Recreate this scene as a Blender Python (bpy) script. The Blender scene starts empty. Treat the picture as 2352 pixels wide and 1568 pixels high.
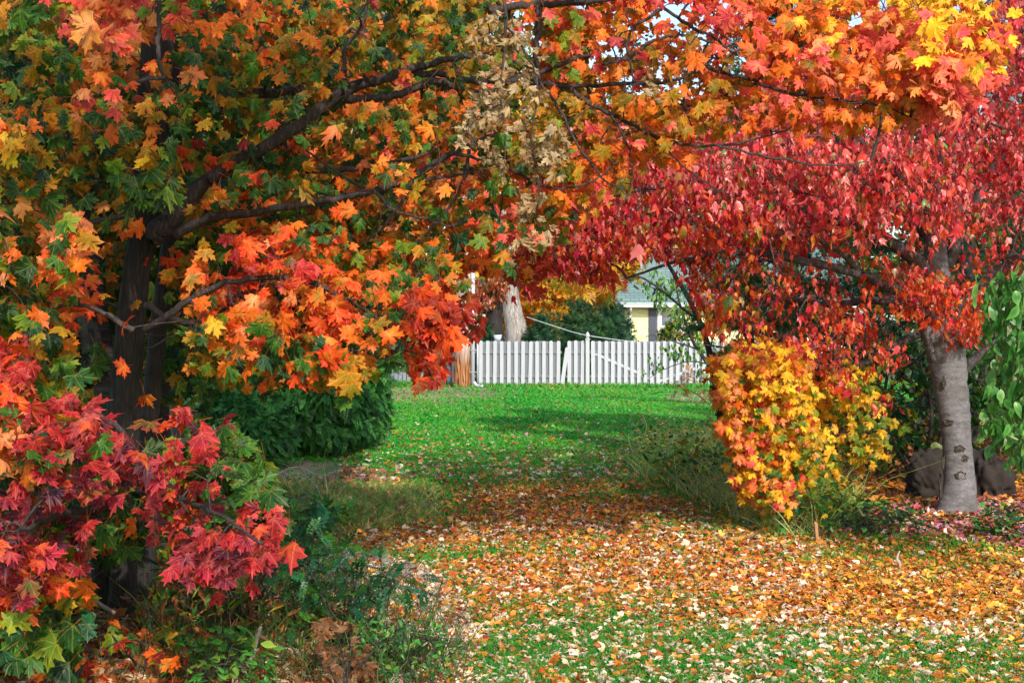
import bpy, math, random
import numpy as np
from mathutils import Vector, Matrix
rng = np.random.default_rng(7)
random.seed(7)
scene = bpy.context.scene
COL = scene.collection

# ------------------------------------------------------------------ camera
CAMH = 1.6
FP = 3267.0            # focal length in the units of a 2352 x 1568 picture
HY = 765.0             # row of the horizon in that picture
cam = bpy.data.cameras.new('camera'); camo = bpy.data.objects.new('camera', cam)
COL.objects.link(camo); scene.camera = camo
camo.location = (0, 0, CAMH); camo.rotation_euler = (math.radians(90), 0, 0)
cam.sensor_width = 36; cam.lens = 50.0; cam.shift_y = -(784 - HY) / 2352
cam.clip_start = 0.1; cam.clip_end = 2000

# ------------------------------------------------------------------ sky, sun, exposure
SUN_TO = Vector((0.27, -0.90, 0.56)).normalized()      # direction towards the sun
elev = math.asin(SUN_TO.z); az = math.atan2(SUN_TO.x, SUN_TO.y)
w = bpy.data.worlds.new('World'); scene.world = w; w.use_nodes = True
nt = w.node_tree; nt.nodes.clear()
sky = nt.nodes.new('ShaderNodeTexSky'); sky.sky_type = 'NISHITA'; sky.sun_disc = False
sky.sun_elevation = elev; sky.sun_rotation = az; sky.air_density = 1.0; sky.dust_density = 1.5; sky.ozone_density = 1.0
bgn = nt.nodes.new('ShaderNodeBackground'); bgn.inputs['Strength'].default_value = 0.15
out = nt.nodes.new('ShaderNodeOutputWorld')
nt.links.new(sky.outputs[0], bgn.inputs['Color']); nt.links.new(bgn.outputs[0], out.inputs['Surface'])
sl = bpy.data.lights.new('sun', 'SUN'); slo = bpy.data.objects.new('sun', sl); COL.objects.link(slo)
sl.energy = 2.3; sl.angle = math.radians(1.5); sl.color = (1.0, 0.95, 0.87)
slo.rotation_euler = (-SUN_TO).to_track_quat('-Z', 'Y').to_euler(); slo.location = (-20, -30, 40)
scene.view_settings.view_transform = 'Standard'; scene.view_settings.look = 'None'
scene.view_settings.exposure = 0.92; scene.view_settings.gamma = 1.0
scene.cycles.max_bounces = 6; scene.cycles.diffuse_bounces = 3; scene.cycles.transmission_bounces = 4
scene.cycles.glossy_bounces = 2

# ------------------------------------------------------------------ coordinates
def at(px, py, Y):
    return Vector(((px - 1176) / FP * Y, Y, CAMH - (py - HY) / FP * Y))
def gr(px, py):
    Y = CAMH * FP / (py - HY); return ((px - 1176) / FP * Y, Y)
def proj(P):
    Y = np.maximum(P[:, 1], 0.1)
    return np.stack([1176 + P[:, 0] / Y * FP, HY - (P[:, 2] - CAMH) / Y * FP], 1)
def lin(c):
    c = np.asarray(c, float) / 255.0
    return np.where(c <= 0.04045, c / 12.92, ((c + 0.055) / 1.055) ** 2.4)
def inpoly(pts, poly):
    x, y = pts[:, 0], pts[:, 1]; poly = np.asarray(poly, float); r = np.zeros(len(x), bool)
    j = len(poly) - 1
    for i in range(len(poly)):
        xi, yi = poly[i]; xj, yj = poly[j]
        c = ((yi > y) != (yj > y)) & (x < (xj - xi) * (y - yi) / (yj - yi + 1e-12) + xi)
        r ^= c; j = i
    return r
def nrm(v):
    return v / (np.linalg.norm(v, axis=-1, keepdims=True) + 1e-9)
_NT = [(rng.uniform(0, 6.28, 2), rng.normal(0, 1, (2, 2))) for _ in range(6)]
def vnoise(x, y, s=1.0):
    """cheap smooth noise, about -1..1"""
    r = np.zeros_like(np.asarray(x, float)); a = 1.0; t = 0
    for (ph, m) in _NT:
        r = r + a * np.sin((m[0, 0] * x + m[0, 1] * y) * s + ph[0]) * np.sin((m[1, 0] * y - m[1, 1] * x) * s * 1.3 + ph[1])
        t += a; a *= 0.75; s *= 1.6
    return r / t * 2.0

# ------------------------------------------------------------------ mesh collector
class MB:
    def __init__(s): s.V = []; s.F = []; s.C = []; s.U = []; s.n = 0; s.quads = []
    def add(s, V, F, C=None, U=None):
        V = np.asarray(V, float).reshape(-1, 3)
        s.V.append(V); s.F.append(np.asarray(F, int) + s.n)
        s.C.append(np.ones((len(V), 3)) if C is None else np.broadcast_to(C, (len(V), 3)))
        s.U.append(np.zeros((len(V), 2)) if U is None else U)
        s.n += len(V)
    def build(s, name, mat, parent=None, origin=None, smooth=True):
        me = bpy.data.meshes.new(name)
        V = np.concatenate(s.V); C = np.concatenate(s.C); U = np.concatenate(s.U)
        o = bpy.data.objects.new(name, me); COL.objects.link(o)
        if parent is not None:
            o.parent = parent; V = V - np.array(parent.location)
        elif origin is not None:
            o.location = origin; V = V - np.array(origin)
        fl = [f.reshape(-1) for f in s.F]; fs = [np.full(len(f), f.shape[1]) for f in s.F]
        L = np.concatenate(fl); S = np.concatenate(fs)
        me.vertices.add(len(V)); me.vertices.foreach_set('co', V.astype(np.float32).ravel())
        me.loops.add(len(L)); me.loops.foreach_set('vertex_index', L.astype(np.int32))
        me.polygons.add(len(S)); st = np.concatenate([[0], np.cumsum(S)[:-1]])
        me.polygons.foreach_set('loop_start', st.astype(np.int32))
        me.polygons.foreach_set('use_smooth', np.full(len(S), smooth))
        a = me.attributes.new('col', 'FLOAT_COLOR', 'POINT')
        a.data.foreach_set('color', np.concatenate([C, np.ones((len(C), 1))], 1).astype(np.float32).ravel())
        a = me.attributes.new('luv', 'FLOAT2', 'POINT'); a.data.foreach_set('vector', U.astype(np.float32).ravel())
        me.update(calc_edges=True); me.materials.append(mat)
        return o
    # shapes
    def box(s, c, d, rot=0.0, tilt=0.0, C=None):
        x, y, z = [v / 2 for v in d]
        v = np.array([[i * x, j * y, k * z] for i in (-1, 1) for j in (-1, 1) for k in (-1, 1)], float)
        if tilt:
            ct, st = math.cos(tilt), math.sin(tilt); v = np.stack([v[:, 0] * ct + v[:, 2] * st, v[:, 1], -v[:, 0] * st + v[:, 2] * ct], 1)
        cr, sr = math.cos(rot), math.sin(rot)
        v = np.stack([v[:, 0] * cr - v[:, 1] * sr, v[:, 0] * sr + v[:, 1] * cr, v[:, 2]], 1) + np.asarray(c)
        s.add(v, [[0, 1, 3, 2], [4, 6, 7, 5], [0, 4, 5, 1], [2, 3, 7, 6], [0, 2, 6, 4], [1, 5, 7, 3]], C)
    def tube(s, pts, rad, sides=8, C=None, cap=True, wob=0.0):
        P = np.asarray(pts, float); n = len(P); rad = np.broadcast_to(rad, (n,))
        T = nrm(np.gradient(P, axis=0)); a = np.array([1.0, 0, 0]) if abs(T[0, 0]) < 0.8 else np.array([0, 1.0, 0])
        u = a; ang = np.arange(sides) / sides * 2 * math.pi; rings = []; wr = 1 + wob * rng.normal(0, 1, sides)
        for i in range(n):
            u = u - T[i] * (u @ T[i]); u = u / (np.linalg.norm(u) + 1e-9); v = np.cross(T[i], u)
            rr = rad[i] * (wr + (wob * 0.6 * rng.normal(0, 1, sides) if wob else 0))
            rings.append(P[i] + (np.cos(ang) * rr)[:, None] * u + (np.sin(ang) * rr)[:, None] * v)
        V = np.concatenate(rings); F = []
        i = np.arange(n - 1)[:, None] * sides; j = np.arange(sides)[None]; k = (j + 1) % sides
        F = np.stack([i + j, i + k, i + sides + k, i + sides + j], -1).reshape(-1, 4)
        s.add(V, F, C)
        if cap:
            b = s.n - len(V)
            s.F.append(np.array([list(range(b + (n - 1) * sides, b + n * sides))])); s.F.append(np.array([list(range(b + sides - 1, b - 1, -1))]))

def spline(pts, n=None, rad=None):
    """Catmull-Rom through pts; returns resampled points (and radii)"""
    P = np.asarray([tuple(p) for p in pts], float); m = len(P); n = n or 5
    Q = np.vstack([2 * P[0] - P[1], P, 2 * P[-1] - P[-2]]); r = []; t = np.linspace(0, 1, n, endpoint=False)[:, None]
    for i in range(m - 1):
        a, b, c, d = Q[i:i + 4]
        r.append(0.5 * (2 * b + (c - a) * t + (2 * a - 5 * b + 4 * c - d) * t ** 2 + (3 * b - a - 3 * c + d) * t ** 3))
    r.append(P[-1:]); R = np.concatenate(r)
    if rad is None: return R
    return R, np.interp(np.linspace(0, m - 1, len(R)), np.arange(m), rad)

# ------------------------------------------------------------------ materials
def mat_new(name):
    m = bpy.data.materials.new(name); m.use_nodes = True; t = m.node_tree
    return m, t, t.nodes, t.links, t.nodes['Principled BSDF']
def math_n(N, L, op, a, b=None, clamp=False):
    n = N.new('ShaderNodeMath'); n.operation = op; n.use_clamp = clamp
    for i, v in enumerate((a, b)):
        if v is None: continue
        if isinstance(v, (int, float)): n.inputs[i].default_value = v
        else: L.new(v, n.inputs[i])
    return n.outputs[0]
def mix_n(N, L, f, a, b, bt='MIX'):
    n = N.new('ShaderNodeMix'); n.data_type = 'RGBA'; n.blend_type = bt
    for s, v in ((n.inputs[0], f), (n.inputs[6], a), (n.inputs[7], b)):
        if isinstance(v, (int, float)): s.default_value = v
        elif isinstance(v, (tuple, list, np.ndarray)): s.default_value = tuple(v)[:3] + (1,)
        else: L.new(v, s)
    return n.outputs[2]
def noise_n(N, L, scale, detail=4, vec=None, rough=0.6):
    n = N.new('ShaderNodeTexNoise'); n.inputs['Scale'].default_value = scale; n.inputs['Detail'].default_value = detail
    n.inputs['Roughness'].default_value = rough
    if vec is not None: L.new(vec, n.inputs['Vector'])
    return n
def ramp_n(N, L, f, stops):
    n = N.new('ShaderNodeValToRGB'); e = n.color_ramp.elements
    while len(e) < len(stops): e.new(0.5)
    for i, (p, c) in enumerate(stops): e[i].position = p; e[i].color = tuple(c) + (1,)
    L.new(f, n.inputs[0]); return n.outputs[0]

def leaf_mat(name, vein=0.0, trans=0.35, rough=0.42, spots=0.25, veincol=(0.85, 0.55, 0.12), mode='palmate', spec=0.4):
    m, t, N, L, B = mat_new(name)
    at_ = N.new('ShaderNodeAttribute'); at_.attribute_name = 'col'; c = at_.outputs['Color']
    geo = N.new('ShaderNodeNewGeometry')
    if spots:
        nz = noise_n(N, L, 45, 3, geo.outputs['Position']); nz2 = noise_n(N, L, 170, 2, geo.outputs['Position'])
        f = math_n(N, L, 'MULTIPLY', math_n(N, L, 'SUBTRACT', nz.outputs[0], 0.5, True), 2.6 * spots, True)
        c = mix_n(N, L, f, c, (0.16, 0.05, 0.015))
        f2 = math_n(N, L, 'MULTIPLY', math_n(N, L, 'SUBTRACT', 0.5, nz.outputs[0], True), 1.6 * spots, True)
        c = mix_n(N, L, f2, c, mix_n(N, L, 0.5, c, (0.45, 0.28, 0.05)))
        f3 = math_n(N, L, 'MULTIPLY', math_n(N, L, 'SUBTRACT', nz2.outputs[0], 0.68, True), 9 * spots, True)
        c = mix_n(N, L, f3, c, (0.10, 0.04, 0.02))
    if vein:
        uv = N.new('ShaderNodeAttribute'); uv.attribute_name = 'luv'
        sx = N.new('ShaderNodeSeparateXYZ'); L.new(uv.outputs['Vector'], sx.inputs[0])
        ax = math_n(N, L, 'ABSOLUTE', sx.outputs[0]); y = sx.outputs[1]; ds = ax
        if mode == 'palmate':
            for (dx, dy) in ((0.743, 0.669), (0.999, 0.03)):
                d = math_n(N, L, 'ABSOLUTE', math_n(N, L, 'SUBTRACT', math_n(N, L, 'MULTIPLY', ax, dy), math_n(N, L, 'MULTIPLY', y, dx)))
                ds = math_n(N, L, 'MINIMUM', ds, d)
            sec = math_n(N, L, 'FRACT', math_n(N, L, 'MULTIPLY', math_n(N, L, 'SUBTRACT', y, math_n(N, L, 'MULTIPLY', ax, 0.9)), 6.0))
        else:
            sec = math_n(N, L, 'FRACT', math_n(N, L, 'MULTIPLY', math_n(N, L, 'SUBTRACT', y, math_n(N, L, 'MULTIPLY', ax, 0.8)), 5.0))
        f = math_n(N, L, 'MULTIPLY', math_n(N, L, 'SUBTRACT', 1.0, math_n(N, L, 'MULTIPLY', ds, 26.0), True), vein, True)
        s2 = math_n(N, L, 'MULTIPLY', math_n(N, L, 'SUBTRACT', 1.0, math_n(N, L, 'MULTIPLY', sec, 7.0), True), vein * 0.4, True)
        f = math_n(N, L, 'MAXIMUM', f, s2)
        vc = mix_n(N, L, 1.0, c, (2.2, 2.0, 1.6), 'MULTIPLY'); vc = mix_n(N, L, 0.35, vc, veincol); c = mix_n(N, L, f, c, vc)
        bp = N.new('ShaderNodeBump'); bp.inputs['Strength'].default_value = 0.35; bp.inputs['Distance'].default_value = 0.003
        L.new(math_n(N, L, 'MULTIPLY', f, -1.0), bp.inputs['Height']); L.new(bp.outputs[0], B.inputs['Normal'])
    L.new(c, B.inputs['Base Color']); B.inputs['Roughness'].default_value = rough
    B.inputs['Specular IOR Level'].default_value = spec
    if trans:
        tr = N.new('ShaderNodeBsdfTranslucent'); L.new(c, tr.inputs['Color'])
        mx = N.new('ShaderNodeMixShader'); mx.inputs[0].default_value = trans
        L.new(B.outputs[0], mx.inputs[1]); L.new(tr.outputs[0], mx.inputs[2])
        L.new(mx.outputs[0], N['Material Output'].inputs['Surface'])
    return m

def bark_mat(name, c0, c1, scale=14, stretch=0.18, bump=0.6, horiz=False, dist=0.012, extra=None, vor=1.2):
    m, t, N, L, B = mat_new(name)
    tc = N.new('ShaderNodeTexCoord'); mp = N.new('ShaderNodeMapping'); L.new(tc.outputs['Object'], mp.inputs[0])
    mp.inputs['Scale'].default_value = (stretch, stretch, 1) if horiz else (1, 1, stretch)
    nz = noise_n(N, L, scale, 6, mp.outputs[0], 0.65)
    vo = N.new('ShaderNodeTexVoronoi'); vo.inputs['Scale'].default_value = scale * 2.2; vo.feature = 'DISTANCE_TO_EDGE'; L.new(mp.outputs[0], vo.inputs['Vector'])
    h = math_n(N, L, 'ADD', nz.outputs[0], math_n(N, L, 'MULTIPLY', math_n(N, L, 'MINIMUM', vo.outputs[0], 0.25), vor))
    c = ramp_n(N, L, h, [(0.35, c0), (0.62, tuple((np.array(c0) + np.array(c1)) / 2)), (0.85, c1)])
    if extra is not None:
        n2 = noise_n(N, L, 3.2, 4, tc.outputs['Object']); f = math_n(N, L, 'MULTIPLY', math_n(N, L, 'SUBTRACT', n2.outputs[0], 0.52, True), 5.0, True)
        c = mix_n(N, L, f, c, extra)
    L.new(c, B.inputs['Base Color']); B.inputs['Roughness'].default_value = 0.85
    bp = N.new('ShaderNodeBump'); bp.inputs['Strength'].default_value = bump; bp.inputs['Distance'].default_value = dist
    L.new(h, bp.inputs['Height']); L.new(bp.outputs[0], B.inputs['Normal'])
    return m
def plain_mat(name, c, rough=0.6, noise=0.2, scale=6, metal=0.0, bump=0.1, stretch=(1, 1, 1), dark=(0.1, 0.1, 0.1), attr=False):
    m, t, N, L, B = mat_new(name)
    tc = N.new('ShaderNodeTexCoord'); mp = N.new('ShaderNodeMapping'); L.new(tc.outputs['Object'], mp.inputs[0]); mp.inputs['Scale'].default_value = stretch
    nz = noise_n(N, L, scale, 6, mp.outputs[0])
    f = math_n(N, L, 'MULTIPLY', math_n(N, L, 'SUBTRACT', nz.outputs[0], 0.42, True), noise * 5, True)
    base = c
    if attr:
        a = N.new('ShaderNodeAttribute'); a.attribute_name = 'col'; base = mix_n(N, L, 1.0, c, a.outputs['Color'], 'MULTIPLY')
    L.new(mix_n(N, L, f, base, dark), B.inputs['Base Color'])
    B.inputs['Roughness'].default_value = rough; B.inputs['Metallic'].default_value = metal
    if bump:
        bp = N.new('ShaderNodeBump'); bp.inputs['Strength'].default_value = bump; bp.inputs['Distance'].default_value = 0.01
        L.new(nz.outputs[0], bp.inputs['Height']); L.new(bp.outputs[0], B.inputs['Normal'])
    return m

M = {}
M['maple_leaf'] = leaf_mat('maple_leaf', 0.42, 0.34, 0.5, 0.42, spec=0.25)
M['small_leaf'] = leaf_mat('small_leaf', 0.0, 0.42, 0.36, 0.22, spec=0.6)
M['mid_leaf'] = leaf_mat('mid_leaf', 0.4, 0.34, 0.5, 0.2, spec=0.3)
M['green_leaf'] = leaf_mat('green_leaf', 0.35, 0.25, 0.4, 0.06, (0.35, 0.5, 0.18), 'pinnate')
M['dry_leaf'] = leaf_mat('dry_leaf', 0.2, 0.15, 0.7, 0.35, (0.55, 0.38, 0.2), spec=0.2)
M['litter'] = leaf_mat('litter', 0.0, 0.12, 0.6, 0.30, spec=0.35)
M['needle'] = leaf_mat('needle', 0.0, 0.15, 0.55, 0.0)
M['grass'] = leaf_mat('grass', 0.0, 0.3, 0.5, 0.0)
M['bark_dark'] = bark_mat('bark_dark', (0.006, 0.005, 0.0045), (0.036, 0.029, 0.025), 24, 0.14, 0.9)
M['bark_cherry'] = bark_mat('bark_cherry', (0.012, 0.010, 0.011), (0.055, 0.045, 0.045), 16, 0.14, 0.9, True)
M['bark_grey'] = bark_mat('bark_grey', (0.07, 0.064, 0.066), (0.23, 0.215, 0.22), 26, 0.45, 0.5, True, 0.006, (0.07, 0.06, 0.052), 0.5)
M['bark_pale'] = bark_mat('bark_pale', (0.12, 0.105, 0.09), (0.40, 0.37, 0.34), 7, 0.12, 0.7, dist=0.02)
M['limb'] = bark_mat('limb', (0.008, 0.006, 0.006), (0.065, 0.045, 0.040), 20, 0.3, 0.8, dist=0.006)
M['limb_grey'] = bark_mat('limb_grey', (0.018, 0.015, 0.015), (0.10, 0.085, 0.08), 20, 0.3, 0.8, dist=0.006)

# ------------------------------------------------------------------ naming
def tag(o, label=None, cat=None, group=None, kind=None):
    if label: o['label'] = label
    if cat: o['category'] = cat
    if group: o['group'] = group
    if kind: o['kind'] = kind
    return o
def thing(name, loc, label, cat, group=None):
    o = bpy.data.objects.new(name, None); COL.objects.link(o); o.location = loc; o.empty_display_size = 0.1
    return tag(o, label, cat, group)

# ------------------------------------------------------------------ leaf templates
def fan_tpl(half, c, ring=True):
    """half outline (x>=0) from tip to base, mirrored; fan around c with a mid ring"""
    h = np.array(half, float); left = h[::-1][1:-1] * [-1, 1] if abs(h[-1, 0]) < 1e-6 else h[::-1][:-1] * [-1, 1]
    o = np.vstack([h, left]); n = len(o); c = np.array(c, float); j = np.arange(n); k = (j + 1) % n
    if ring:
        V = np.vstack([o, c + (o - c) * 0.5, c]); T = np.concatenate([np.ones(n), np.full(n, 0.42), [0]])
        F = np.vstack([np.stack([j, k, n + k], 1), np.stack([j, n + k, n + j], 1), np.stack([n + j, n + k, np.full(n, 2 * n)], 1)])
    else:
        V = np.vstack([o, c]); T = np.concatenate([np.ones(n), [0]]); F = np.stack([j, k, np.full(n, n)], 1)
    return dict(V=V, F=F[:, ::-1], T=T)
MAPLE = fan_tpl([(0, 1.08), (.055, .92), (.25, .84), (.20, .68), (.25, .55), (.37, .64), (.45, .80), (.55, .68), (.86, .74), (.72, .55),
                 (.79, .38), (.60, .35), (.53, .27), (.64, .19), (.76, -.04), (.54, .0), (.40, -.15), (.22, -.05), (.07, -.08), (0, 0)], (0, .28))
REDM = fan_tpl([(0, 1.0), (.10, .72), (.20, .60), (.16, .48), (.34, .50), (.50, .52), (.42, .36), (.40, .18), (.26, .03), (.08, -.03), (0, 0)], (0, .3), False)
REDN = dict(REDM, sq=.66)
OVAL = fan_tpl([(0, 1.0), (.12, .82), (.26, .58), (.30, .36), (.22, .12), (.08, .0), (0, -.02)], (0, .45), False)
LONG = fan_tpl([(0, 1.0), (.07, .8), (.13, .5), (.11, .2), (.04, 0), (0, 0)], (0, .45), False)
HEART = fan_tpl([(0, 1.0), (.22, .72), (.46, .45), (.55, .15), (.44, -.12), (.22, -.2), (.06, -.08), (0, 0)], (0, .2))
def pinn(leaf_w, leaf_l, pairs, ang, curve=0.0, terminal=True):
    V = [[0, 0], [.012, 0], [0, 1]]; F = [[0, 1, 2]]; T = [0.2] * 3
    prof = [(0, 0), (.5, .35), (.42, .75), (0, 1), (-.42, .75), (-.5, .35)]
    it = [(i, s) for i in range(pairs) for s in (-1, 1)] + ([(pairs, 0)] if terminal else [])
    for (i, s) in it:
        y = 0.12 + 0.82 * i / pairs; L_ = leaf_l * (0.75 + 0.5 * math.sin(math.pi * (i + .5) / (pairs + .5)))
        a = s * ang * (1 - 0.35 * i / pairs)
        b = len(V)
        for (u, v) in prof:
            x, yy = u * leaf_w, v * L_
            V.append([x * math.cos(a) + yy * math.sin(a), y - x * math.sin(a) + yy * math.cos(a)]); T.append(0.3 + 0.7 * v)
        F += [[b, b + 1, b + 5], [b + 1, b + 2, b + 5], [b + 2, b + 4, b + 5], [b + 2, b + 3, b + 4]]
    return dict(V=np.array(V), F=np.array(F)[:, ::-1], T=np.array(T))
LOCUST = pinn(.13, .22, 6, math.radians(72))
SUMAC = pinn(.06, .42, 7, math.radians(50))
FROND = pinn(.06, .30, 7, math.radians(42))
def needle_tpl(n=26, w=.022, spread=1.0, lead=0.4):
    r = np.random.default_rng(3); V = []; F = []; T = []
    for i in range(n):
        a = r.uniform(0, 6.283); y0 = r.uniform(0, .45); d = np.array([math.cos(a) * spread, lead + r.uniform(0, .6), math.sin(a) * spread]); d = d / np.linalg.norm(d) * r.uniform(.55, 1)
        p = np.cross(d, [0, 1, .3]); p = p / (np.linalg.norm(p) + 1e-6) * w; b = len(V)
        V += [np.array([0, y0, 0]) - p, np.array([0, y0, 0]) + p, np.array([0, y0, 0]) + d * .6]; F.append([b, b + 1, b + 2]); T += [0, 0, 1]
    return dict(V=np.array(V)[:, :2], Z=np.array(V)[:, 2], F=np.array(F), T=np.array(T))
NEEDLE = needle_tpl()

def add_leaves(mb, tpl, P, tip, nor, size, c1, c2, curl=0.35, cvar=0.3, fold=0.0, wave=0.06, tvar=0.35):
    n = len(P)
    if n == 0: return
    V2 = tpl['V']; k = len(V2); x = V2[None, :, 0]; y = V2[None, :, 1]
    if 'Z' not in tpl:
        x = x * (1 + rng.normal(0, .13, (n, 1)) * np.sign(x)) + rng.normal(0, .12, (n, 1)) * y * np.abs(y) + rng.normal(0, .018, (n, k)); y = y * (1 + rng.normal(0, .10, (n, 1)) * x) + rng.normal(0, .018, (n, k))
    cvar = cvar * np.where(rng.uniform(0, 1, (n, 1)) < .22, 2.6, .8); cx = rng.normal(curl, cvar, (n, 1)); cy = rng.normal(curl, cvar, (n, 1)) * 0.7; ph = rng.uniform(0, 6.28, (n, 1)); cx = np.clip(cx, -1.5, 1.5); cy = np.clip(cy, -1.1, 1.1)
    z = -(cx * x ** 2 + cy * (y - .2) * np.abs(y - .2)) + fold * np.abs(x) + wave * np.sin(6 * x + 4 * y + ph)
    if 'Z' in tpl: z = np.broadcast_to(tpl['Z'][None], (n, k))
    tip = nrm(tip); xa = nrm(np.cross(tip, nor)); za = np.cross(xa, tip); sz = np.asarray(size).reshape(-1, 1, 1) * np.ones((n, 1, 1))
    sqx = rng.uniform(.68, 1.08, (n, 1)) * tpl.get('sq', 1.0) if 'Z' not in tpl else 1.0
    W = P[:, None] + sz * ((x * sqx)[..., None] * xa[:, None] + (y + 0 * x)[..., None] * tip[:, None] + (z + 0 * x)[..., None] * za[:, None])
    g = rng.normal(0, tvar, (n, 2)); t = np.clip(tpl['T'][None] * rng.uniform(.6, 1.2, (n, 1)) + g[:, :1] * x + g[:, 1:] * y + rng.normal(0, .1, (n, 1)), 0, 1)[..., None]
    C = c1[:, None] * (1 - t) + c2[:, None] * t
    F = (tpl['F'][None] + (np.arange(n) * k)[:, None, None]).reshape(-1, 3)
    U = np.broadcast_to(V2[None], (n, k, 2)).reshape(-1, 2)
    mb.add(W.reshape(-1, 3), F, C.reshape(-1, 3), U)

# ------------------------------------------------------------------ leaf colours (c1 = middle, c2 = edges, sRGB)
G = [(3, (14, 62, 24), (22, 82, 28)), (2, (30, 90, 30), (60, 110, 28)), (1, (10, 60, 45), (16, 80, 50))]
YG = [(2, (90, 125, 25), (140, 140, 25)), (2, (50, 105, 28), (110, 125, 25)), (1, (150, 140, 30), (190, 120, 25))]
YO = [(3, (130, 110, 18), (190, 115, 22)), (2, (95, 95, 20), (150, 100, 20)), (1, (180, 130, 30), (215, 110, 25))]
O = [(3, (215, 105, 22), (228, 88, 28)), (2, (200, 120, 28), (225, 100, 28)), (1, (110, 105, 25), (220, 95, 25)), (1, (230, 135, 45), (225, 80, 35))]
RO = [(3, (225, 85, 28), (215, 45, 25)), (2, (200, 45, 28), (228, 85, 30)), (1, (228, 120, 40), (220, 60, 35))]
R = [(3, (170, 28, 36), (182, 34, 48)), (2, (138, 22, 42), (178, 40, 48)), (1.2, (205, 84, 44), (182, 34, 46)), (1, (188, 76, 76), (165, 34, 56)), (.7, (70, 90, 34), (150, 50, 45))]
RD = [(3, (130, 22, 22), (160, 35, 25)), (2, (170, 50, 25), (140, 25, 28)), (1, (110, 60, 20), (165, 50, 25))]
P_ = [(3, (90, 24, 50), (138, 24, 50)), (2, (130, 24, 50), (178, 34, 56)), (3, (58, 26, 50), (88, 26, 50))]
Y = [(3, (240, 188, 35), (242, 170, 32)), (2, (228, 195, 50), (238, 155, 36)), (1, (175, 175, 40), (235, 180, 40))]
PK = [(3, (225, 70, 70), (230, 90, 60)), (2, (215, 50, 75), (232, 110, 85)), (1, (235, 130, 90), (225, 75, 75))]
PE = [(2, (235, 150, 95), (235, 115, 60)), (1, (238, 165, 100), (230, 140, 50))]
BG = [(3, (196, 172, 135), (180, 150, 112)), (2, (170, 150, 118), (200, 180, 150)), (1, (150, 120, 85), (185, 150, 105))]
def colours(pal_lists, mixw, n):
    """mix of palettes -> c1, c2 arrays"""
    E = []; Wt = []
    for pl, mw in zip(pal_lists, mixw):
        tot = sum(p[0] for p in pl)
        for p in pl: E.append((lin(p[1]), lin(p[2]))); Wt.append(mw * p[0] / tot)
    Wt = np.array(Wt) / sum(Wt); i = rng.choice(len(E), n, p=Wt)
    j = rng.uniform(.8, 1.2, (n, 1)); A = np.array([e[0] for e in E])[i] * j; B_ = np.array([e[1] for e in E])[i] * j
    return np.clip(A, 0, .95), np.clip(B_, 0, .95)
def picker(ctrl, jit=38):
    """ctrl: (px, py, [palettes], [weights])"""
    cp = np.array([(c[0], c[1]) for c in ctrl], float)
    def f(cl, rep):
        q = proj(cl) + rng.normal(0, jit, (len(cl), 2)); a = np.argmin(((q[:, None] - cp[None]) ** 2).sum(-1), 1)
        C1 = np.zeros((len(cl) * rep, 3)); C2 = C1.copy(); a = np.repeat(a, rep)
        for i in np.unique(a):
            m = a == i; C1[m], C2[m] = colours(ctrl[i][2], ctrl[i][3], m.sum())
        return C1, C2
    return f
def flat(pals, ws):
    return lambda cl, rep: colours(pals, ws, len(cl) * rep)

# ------------------------------------------------------------------ growing plants
def sample_region(r):
    poly = np.array(r['poly'], float); lo, hi = poly.min(0), poly.max(0); outp = np.zeros((0, 3))
    while len(outp) < r['n']:
        q = rng.uniform(lo, hi, (r['n'] * 3, 2)); q = q[inpoly(q, poly)]; d = rng.uniform(r['d'][0], r['d'][1], len(q))
        if 'thin' in r:      # keep fewer where clumps of air are wanted
            q_ok = vnoise(q[:, 0], q[:, 1], 1 / r['thin'][0]) + rng.normal(0, .3, len(q)) > r['thin'][1]; q = q[q_ok]; d = d[q_ok]
        outp = np.vstack([outp, np.stack([(q[:, 0] - 1176) / FP * d, d, CAMH - (q[:, 1] - HY) / FP * d], 1)])
    outp = outp[:r['n']]; return outp
def grow(mb, nodes, targets, step=0.10, rbase=0.0016, sag=0.10, rmax=0.02, jit=0.05):
    pos = [np.asarray(n, float) for n in nodes]; par = [-1] * len(pos); n0 = len(pos); A = np.zeros((len(pos) + 60 * len(targets) + 10, 3)); A[:n0] = pos; cnt = n0
    d0 = np.min(((targets[:, None] - A[None, :n0]) ** 2).sum(-1), 1); order = np.argsort(d0); paths = []; par = np.full(len(A), -1)
    for ti in order:
        t = targets[ti]; dd = ((A[:cnt] - t) ** 2).sum(1); i = int(np.argmin(dd)); L_ = math.sqrt(dd[i])
        m = int(min(40, max(2, math.ceil(L_ / step)))); s = np.linspace(0, 1, m + 1)[1:, None]
        off = rng.normal(0, jit * L_, 3); off[2] += sag * L_
        p = A[i] * (1 - s) + t * s + off * np.sin(s * math.pi); idx = list(range(cnt, cnt + m)); A[cnt:cnt + m] = p
        par[cnt] = i
        for q in range(1, m): par[cnt + q] = cnt + q - 1
        cnt += m; paths.append([i] + idx)
    w_ = np.zeros(cnt)
    for p in paths: w_[p[-1]] += 1
    for i in range(cnt - 1, n0 - 1, -1):
        if par[i] >= 0: w_[par[i]] += w_[i]
    for p in paths:
        pts = A[p]; rr = np.minimum(rbase * np.maximum(w_[p], 1) ** 0.5, rmax); rr[0] = rr[1] if len(rr) > 1 else rr[0]
        mb.tube(pts, rr, 4 if rr.max() < .006 else 6, cap=False)

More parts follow.
